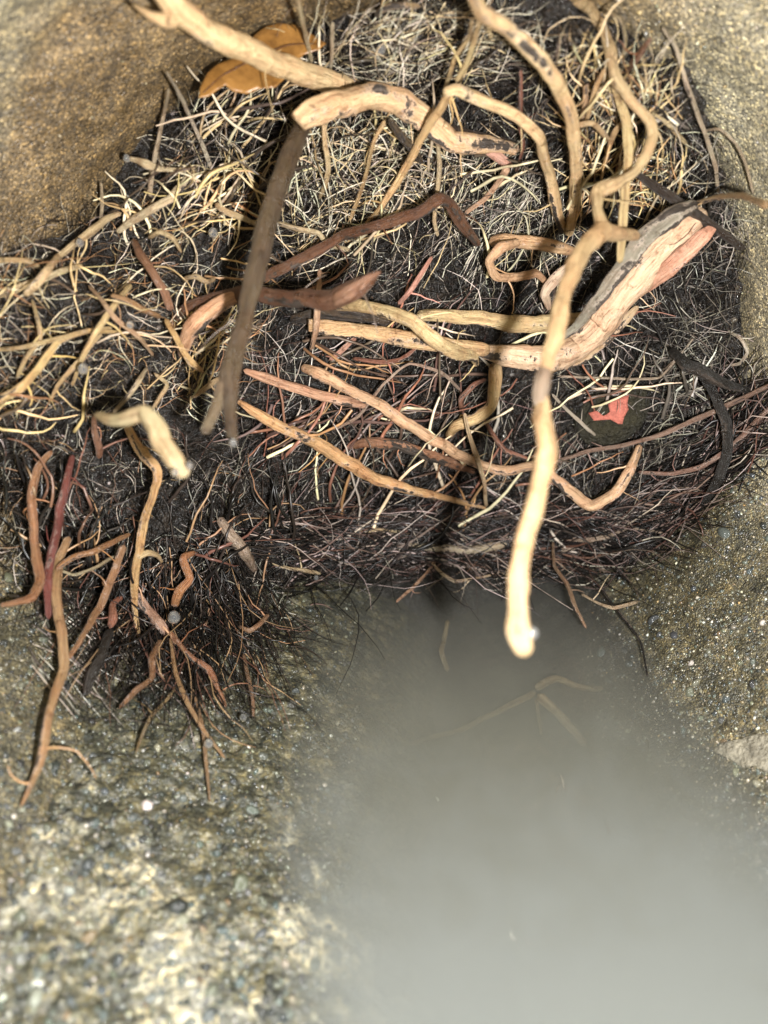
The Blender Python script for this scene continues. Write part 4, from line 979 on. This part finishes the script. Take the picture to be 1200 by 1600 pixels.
# crumbs of soil between the roots
sc_ = scatter(9000, (-60, 0, 1200, 1010), lambda x, y, c: c[1] == 'plug')
cs = np.clip(np.exp(rng.normal(-8.1, 0.55, len(sc_))), 0.00012, 0.0011)
ccol = pick([(0.016, 0.013, 0.011, 4), (0.065, 0.048, 0.034, 4), (0.10, 0.085, 0.07, 1), (0.22, 0.20, 0.18, 0.5)], len(sc_))
V, F, C = lumps(sc_[:, 3:], cs, ccol, (IV, IF), 0.25)
o = mesh_obj('soil_crumbs', V, F, M['crumb'], root_ball, attrs={'col': ('FLOAT_COLOR', C)}); o['kind'] = 'stuff'

# ------------------------------------------------------------------ stone with a red patch, leaves, drops
def pt(x, y, lift): return Vector(unproj(x, y, float(depth_at(x, y))-lift/1000.0).tolist())
def basis(p):
    n = (CAM-p).normalized(); xx = (CAMROT @ Vector((1, 0, 0))); xx = (xx-n*xx.dot(n)).normalized(); return xx, n.cross(xx), n

c0 = pt(956, 646, 1.2); dep0 = (c0-CAM).dot(FWD); k0 = dep0/FPX
bx_, by_, bz_ = basis(c0)
b = bmesh.new(); bmesh.ops.create_icosphere(b, subdivisions=4, radius=1.0)
for v_ in b.verts:
    q = v_.co.copy(); w = 1+0.10*mnoise.noise(q*1.3+Vector((9, 2, 1)))+0.07*mnoise.noise(q*3.1)+0.03*mnoise.noise(q*7)
    v_.co = bx_*(q.x*56*k0*w) + by_*((q.y*50+q.x*12)*k0*w) + bz_*(q.z*24*k0*w)
me = bpy.data.meshes.new('stone'); b.to_mesh(me); b.free(); me.polygons.foreach_set('use_smooth', [True]*len(me.polygons)); me.materials.append(M['stone'])
stone = bpy.data.objects.new('stone', me); COL.objects.link(stone); stone.location = c0
tag(stone, 'round olive-brown stone with a coral red patch, set in the root mass', 'stone')
patch = [(921, 645), (934, 642), (944, 650), (953, 644), (950, 632), (958, 626), (968, 622), (980, 618), (978, 630), (980, 640), (974, 652), (972, 662), (966, 662), (954, 655), (942, 656), (930, 657)]
def flat_piece(name, outline, place, mat, parent, thick, sub=3):
    """An outline with its own thickness, draped by place(x, y) -> world point, normal."""
    b = bmesh.new()
    vs_ = [b.verts.new((x, y, 0)) for x, y in outline]; f = b.faces.new(vs_)
    bmesh.ops.triangulate(b, faces=[f])
    for _ in range(sub): bmesh.ops.subdivide_edges(b, edges=[e for e in b.edges if e.calc_length() > 7], cuts=1); bmesh.ops.triangulate(b, faces=b.faces[:])
    rg = bmesh.ops.extrude_face_region(b, geom=b.faces[:])
    topv = [g for g in rg['geom'] if isinstance(g, bmesh.types.BMVert)]; ts = set(topv)
    for v_ in b.verts:
        p, n = place(v_.co.x, v_.co.y); up = thick*(1+0.5*mnoise.noise(Vector((v_.co.x*0.15, v_.co.y*0.15, 1)))) if v_ in ts else -thick*0.2
        v_.co = p + n*up
    bmesh.ops.recalc_face_normals(b, faces=b.faces)
    me = bpy.data.meshes.new(name); b.to_mesh(me); b.free(); me.materials.append(mat)
    me.polygons.foreach_set('use_smooth', [True]*len(me.polygons))
    o = bpy.data.objects.new(name, me); COL.objects.link(o)
    if parent: o.parent = parent
    return o
def on_stone(x, y):
    dx, dy = (x-956)/56.0, -(y-646)/50.0; z = math.sqrt(max(0.05, 1-dx*dx-(dy-dx*0.2)**2))
    p = bx_*(dx*56*k0) + by_*(dy*50*k0) + bz_*(z*24*k0*1.20+0.0004)
    return p, bz_
flat_piece('red_patch', patch, on_stone, M['red'], stone, 0.0004)

def on_wall(x, y):
    c = cast(x, y, ('water',)); p = Vector(c[2]); return p, (CAM-p).normalized()
flat_piece('mortar_patch', [(1112, 1172), (1130, 1160), (1158, 1154), (1180, 1146), (1215, 1150), (1250, 1168), (1240, 1200), (1205, 1212), (1180, 1196), (1160, 1200), (1140, 1186)], on_wall, M['mortar'], pipe, 0.0014)

def leaf(label, outline, lift, tilt, vein):
    cx = sum(p[0] for p in outline)/len(outline); cy = sum(p[1] for p in outline)/len(outline)
    base = lift/1000.0
    def place(x, y):
        d = base + tilt[0]*(x-cx)*1e-5 + tilt[1]*(y-cy)*1e-5 + 0.0012*mnoise.noise(Vector((x*0.02, y*0.02, 5)))
        p = Vector(unproj(x, y, d).tolist()); return p, (CAM-p).normalized()
    o = flat_piece('dead_leaf', outline, place, M['leaf'], None, 0.00015)
    tag(o, label, 'leaf')
    SEED[0] += 1
    pts = [(x, y, (base + tilt[0]*(x-cx)*1e-5 + tilt[1]*(y-cy)*1e-5)*1000-0.8, r_) for x, y, r_ in vein]
    root('midrib', pts, (0.30, 0.12, 0.03), mode='z', parent=o, ns=6)
    return o
leaf('flat amber dead leaf half hidden behind the thick slanting root', [(310, 153), (313, 136), (324, 114), (340, 100), (362, 92), (384, 76), (398, 54), (416, 41), (438, 36), (462, 39), (486, 52), (510, 68), (498, 78), (474, 86), (456, 104), (444, 124), (430, 137), (404, 139), (386, 147), (364, 143), (352, 133), (340, 141), (326, 151)], 178, (1, -4), [(316, 146, 1.2), (350, 116, 1.6), (400, 90, 1.6), (450, 70, 1.4), (504, 68, 0.8)])

def drop(label, x, y, lift, r, mode='lift'):
    p = pt(x, y, lift) if mode == 'lift' else Vector(unproj(x, y, lift/1000.0).tolist())
    rr = 0.82*r*((p-CAM).dot(FWD))/FPX
    b = bmesh.new(); bmesh.ops.create_uvsphere(b, u_segments=20, v_segments=14, radius=1.0)
    for v_ in b.verts:
        z = v_.co.z; s = rr*(1.0 if z < 0 else 1.0-0.25*z*z)
        v_.co = Vector((v_.co.x*s, v_.co.y*s, z*rr*(1.0 if z < 0 else 1.25)))
    me = bpy.data.meshes.new('water_drop'); b.to_mesh(me); b.free(); me.polygons.foreach_set('use_smooth', [True]*len(me.polygons)); me.materials.append(M['drop'])
    o = bpy.data.objects.new('water_drop', me); COL.objects.link(o); o.location = p
    tag(o, label, 'water drop', 'drops of water clinging to the roots')
drop('small clear drop on the tip of the knobbly root by the brown wall', 198, 248, 11, 7)
drop('clear drop under the tan root along the soil edge', 125, 380, 13, 8)
drop('glassy drop among straw roots beside the reddish-brown root', 333, 364, 12, 9)
drop('small clear drop where two slanting canes cross', 203, 508, 20, 7)
drop('greyish drop hanging under the slanting yellow cane', 130, 577, 16, 10)
drop('large clear drop hanging from the curled orange root', 272, 965, 18, 12)
drop('clear drop at the tip of a dark hair on the bank', 380, 1121, 6, 7)
drop('dull drop hanging on the thin tan root above the pebbles', 326, 1162, 8, 9)
drop('tiny drop at the end of the pale straight rod', 494, 903, 10, 5)
drop('clear drop in the dark hollow near the top twig', 595, 78, 10, 9)
drop('bright drop on the wet end of the claw root, upper of two', 296, 728, 139, 7, 'z')
drop('bright drop on the wet end of the claw root, lower of two', 274, 738, 138, 7, 'z')
drop('wet drop at the lower tip of the dark forked stick', 364, 692, 152, 8, 'z')
drop('blurred drop clinging beside the cream tip of the nearest root', 832, 990, 123, 11, 'z')

print('objects', len(COL.objects), 'tris', sum(len(o.data.polygons) for o in COL.objects if o.type == 'MESH'))
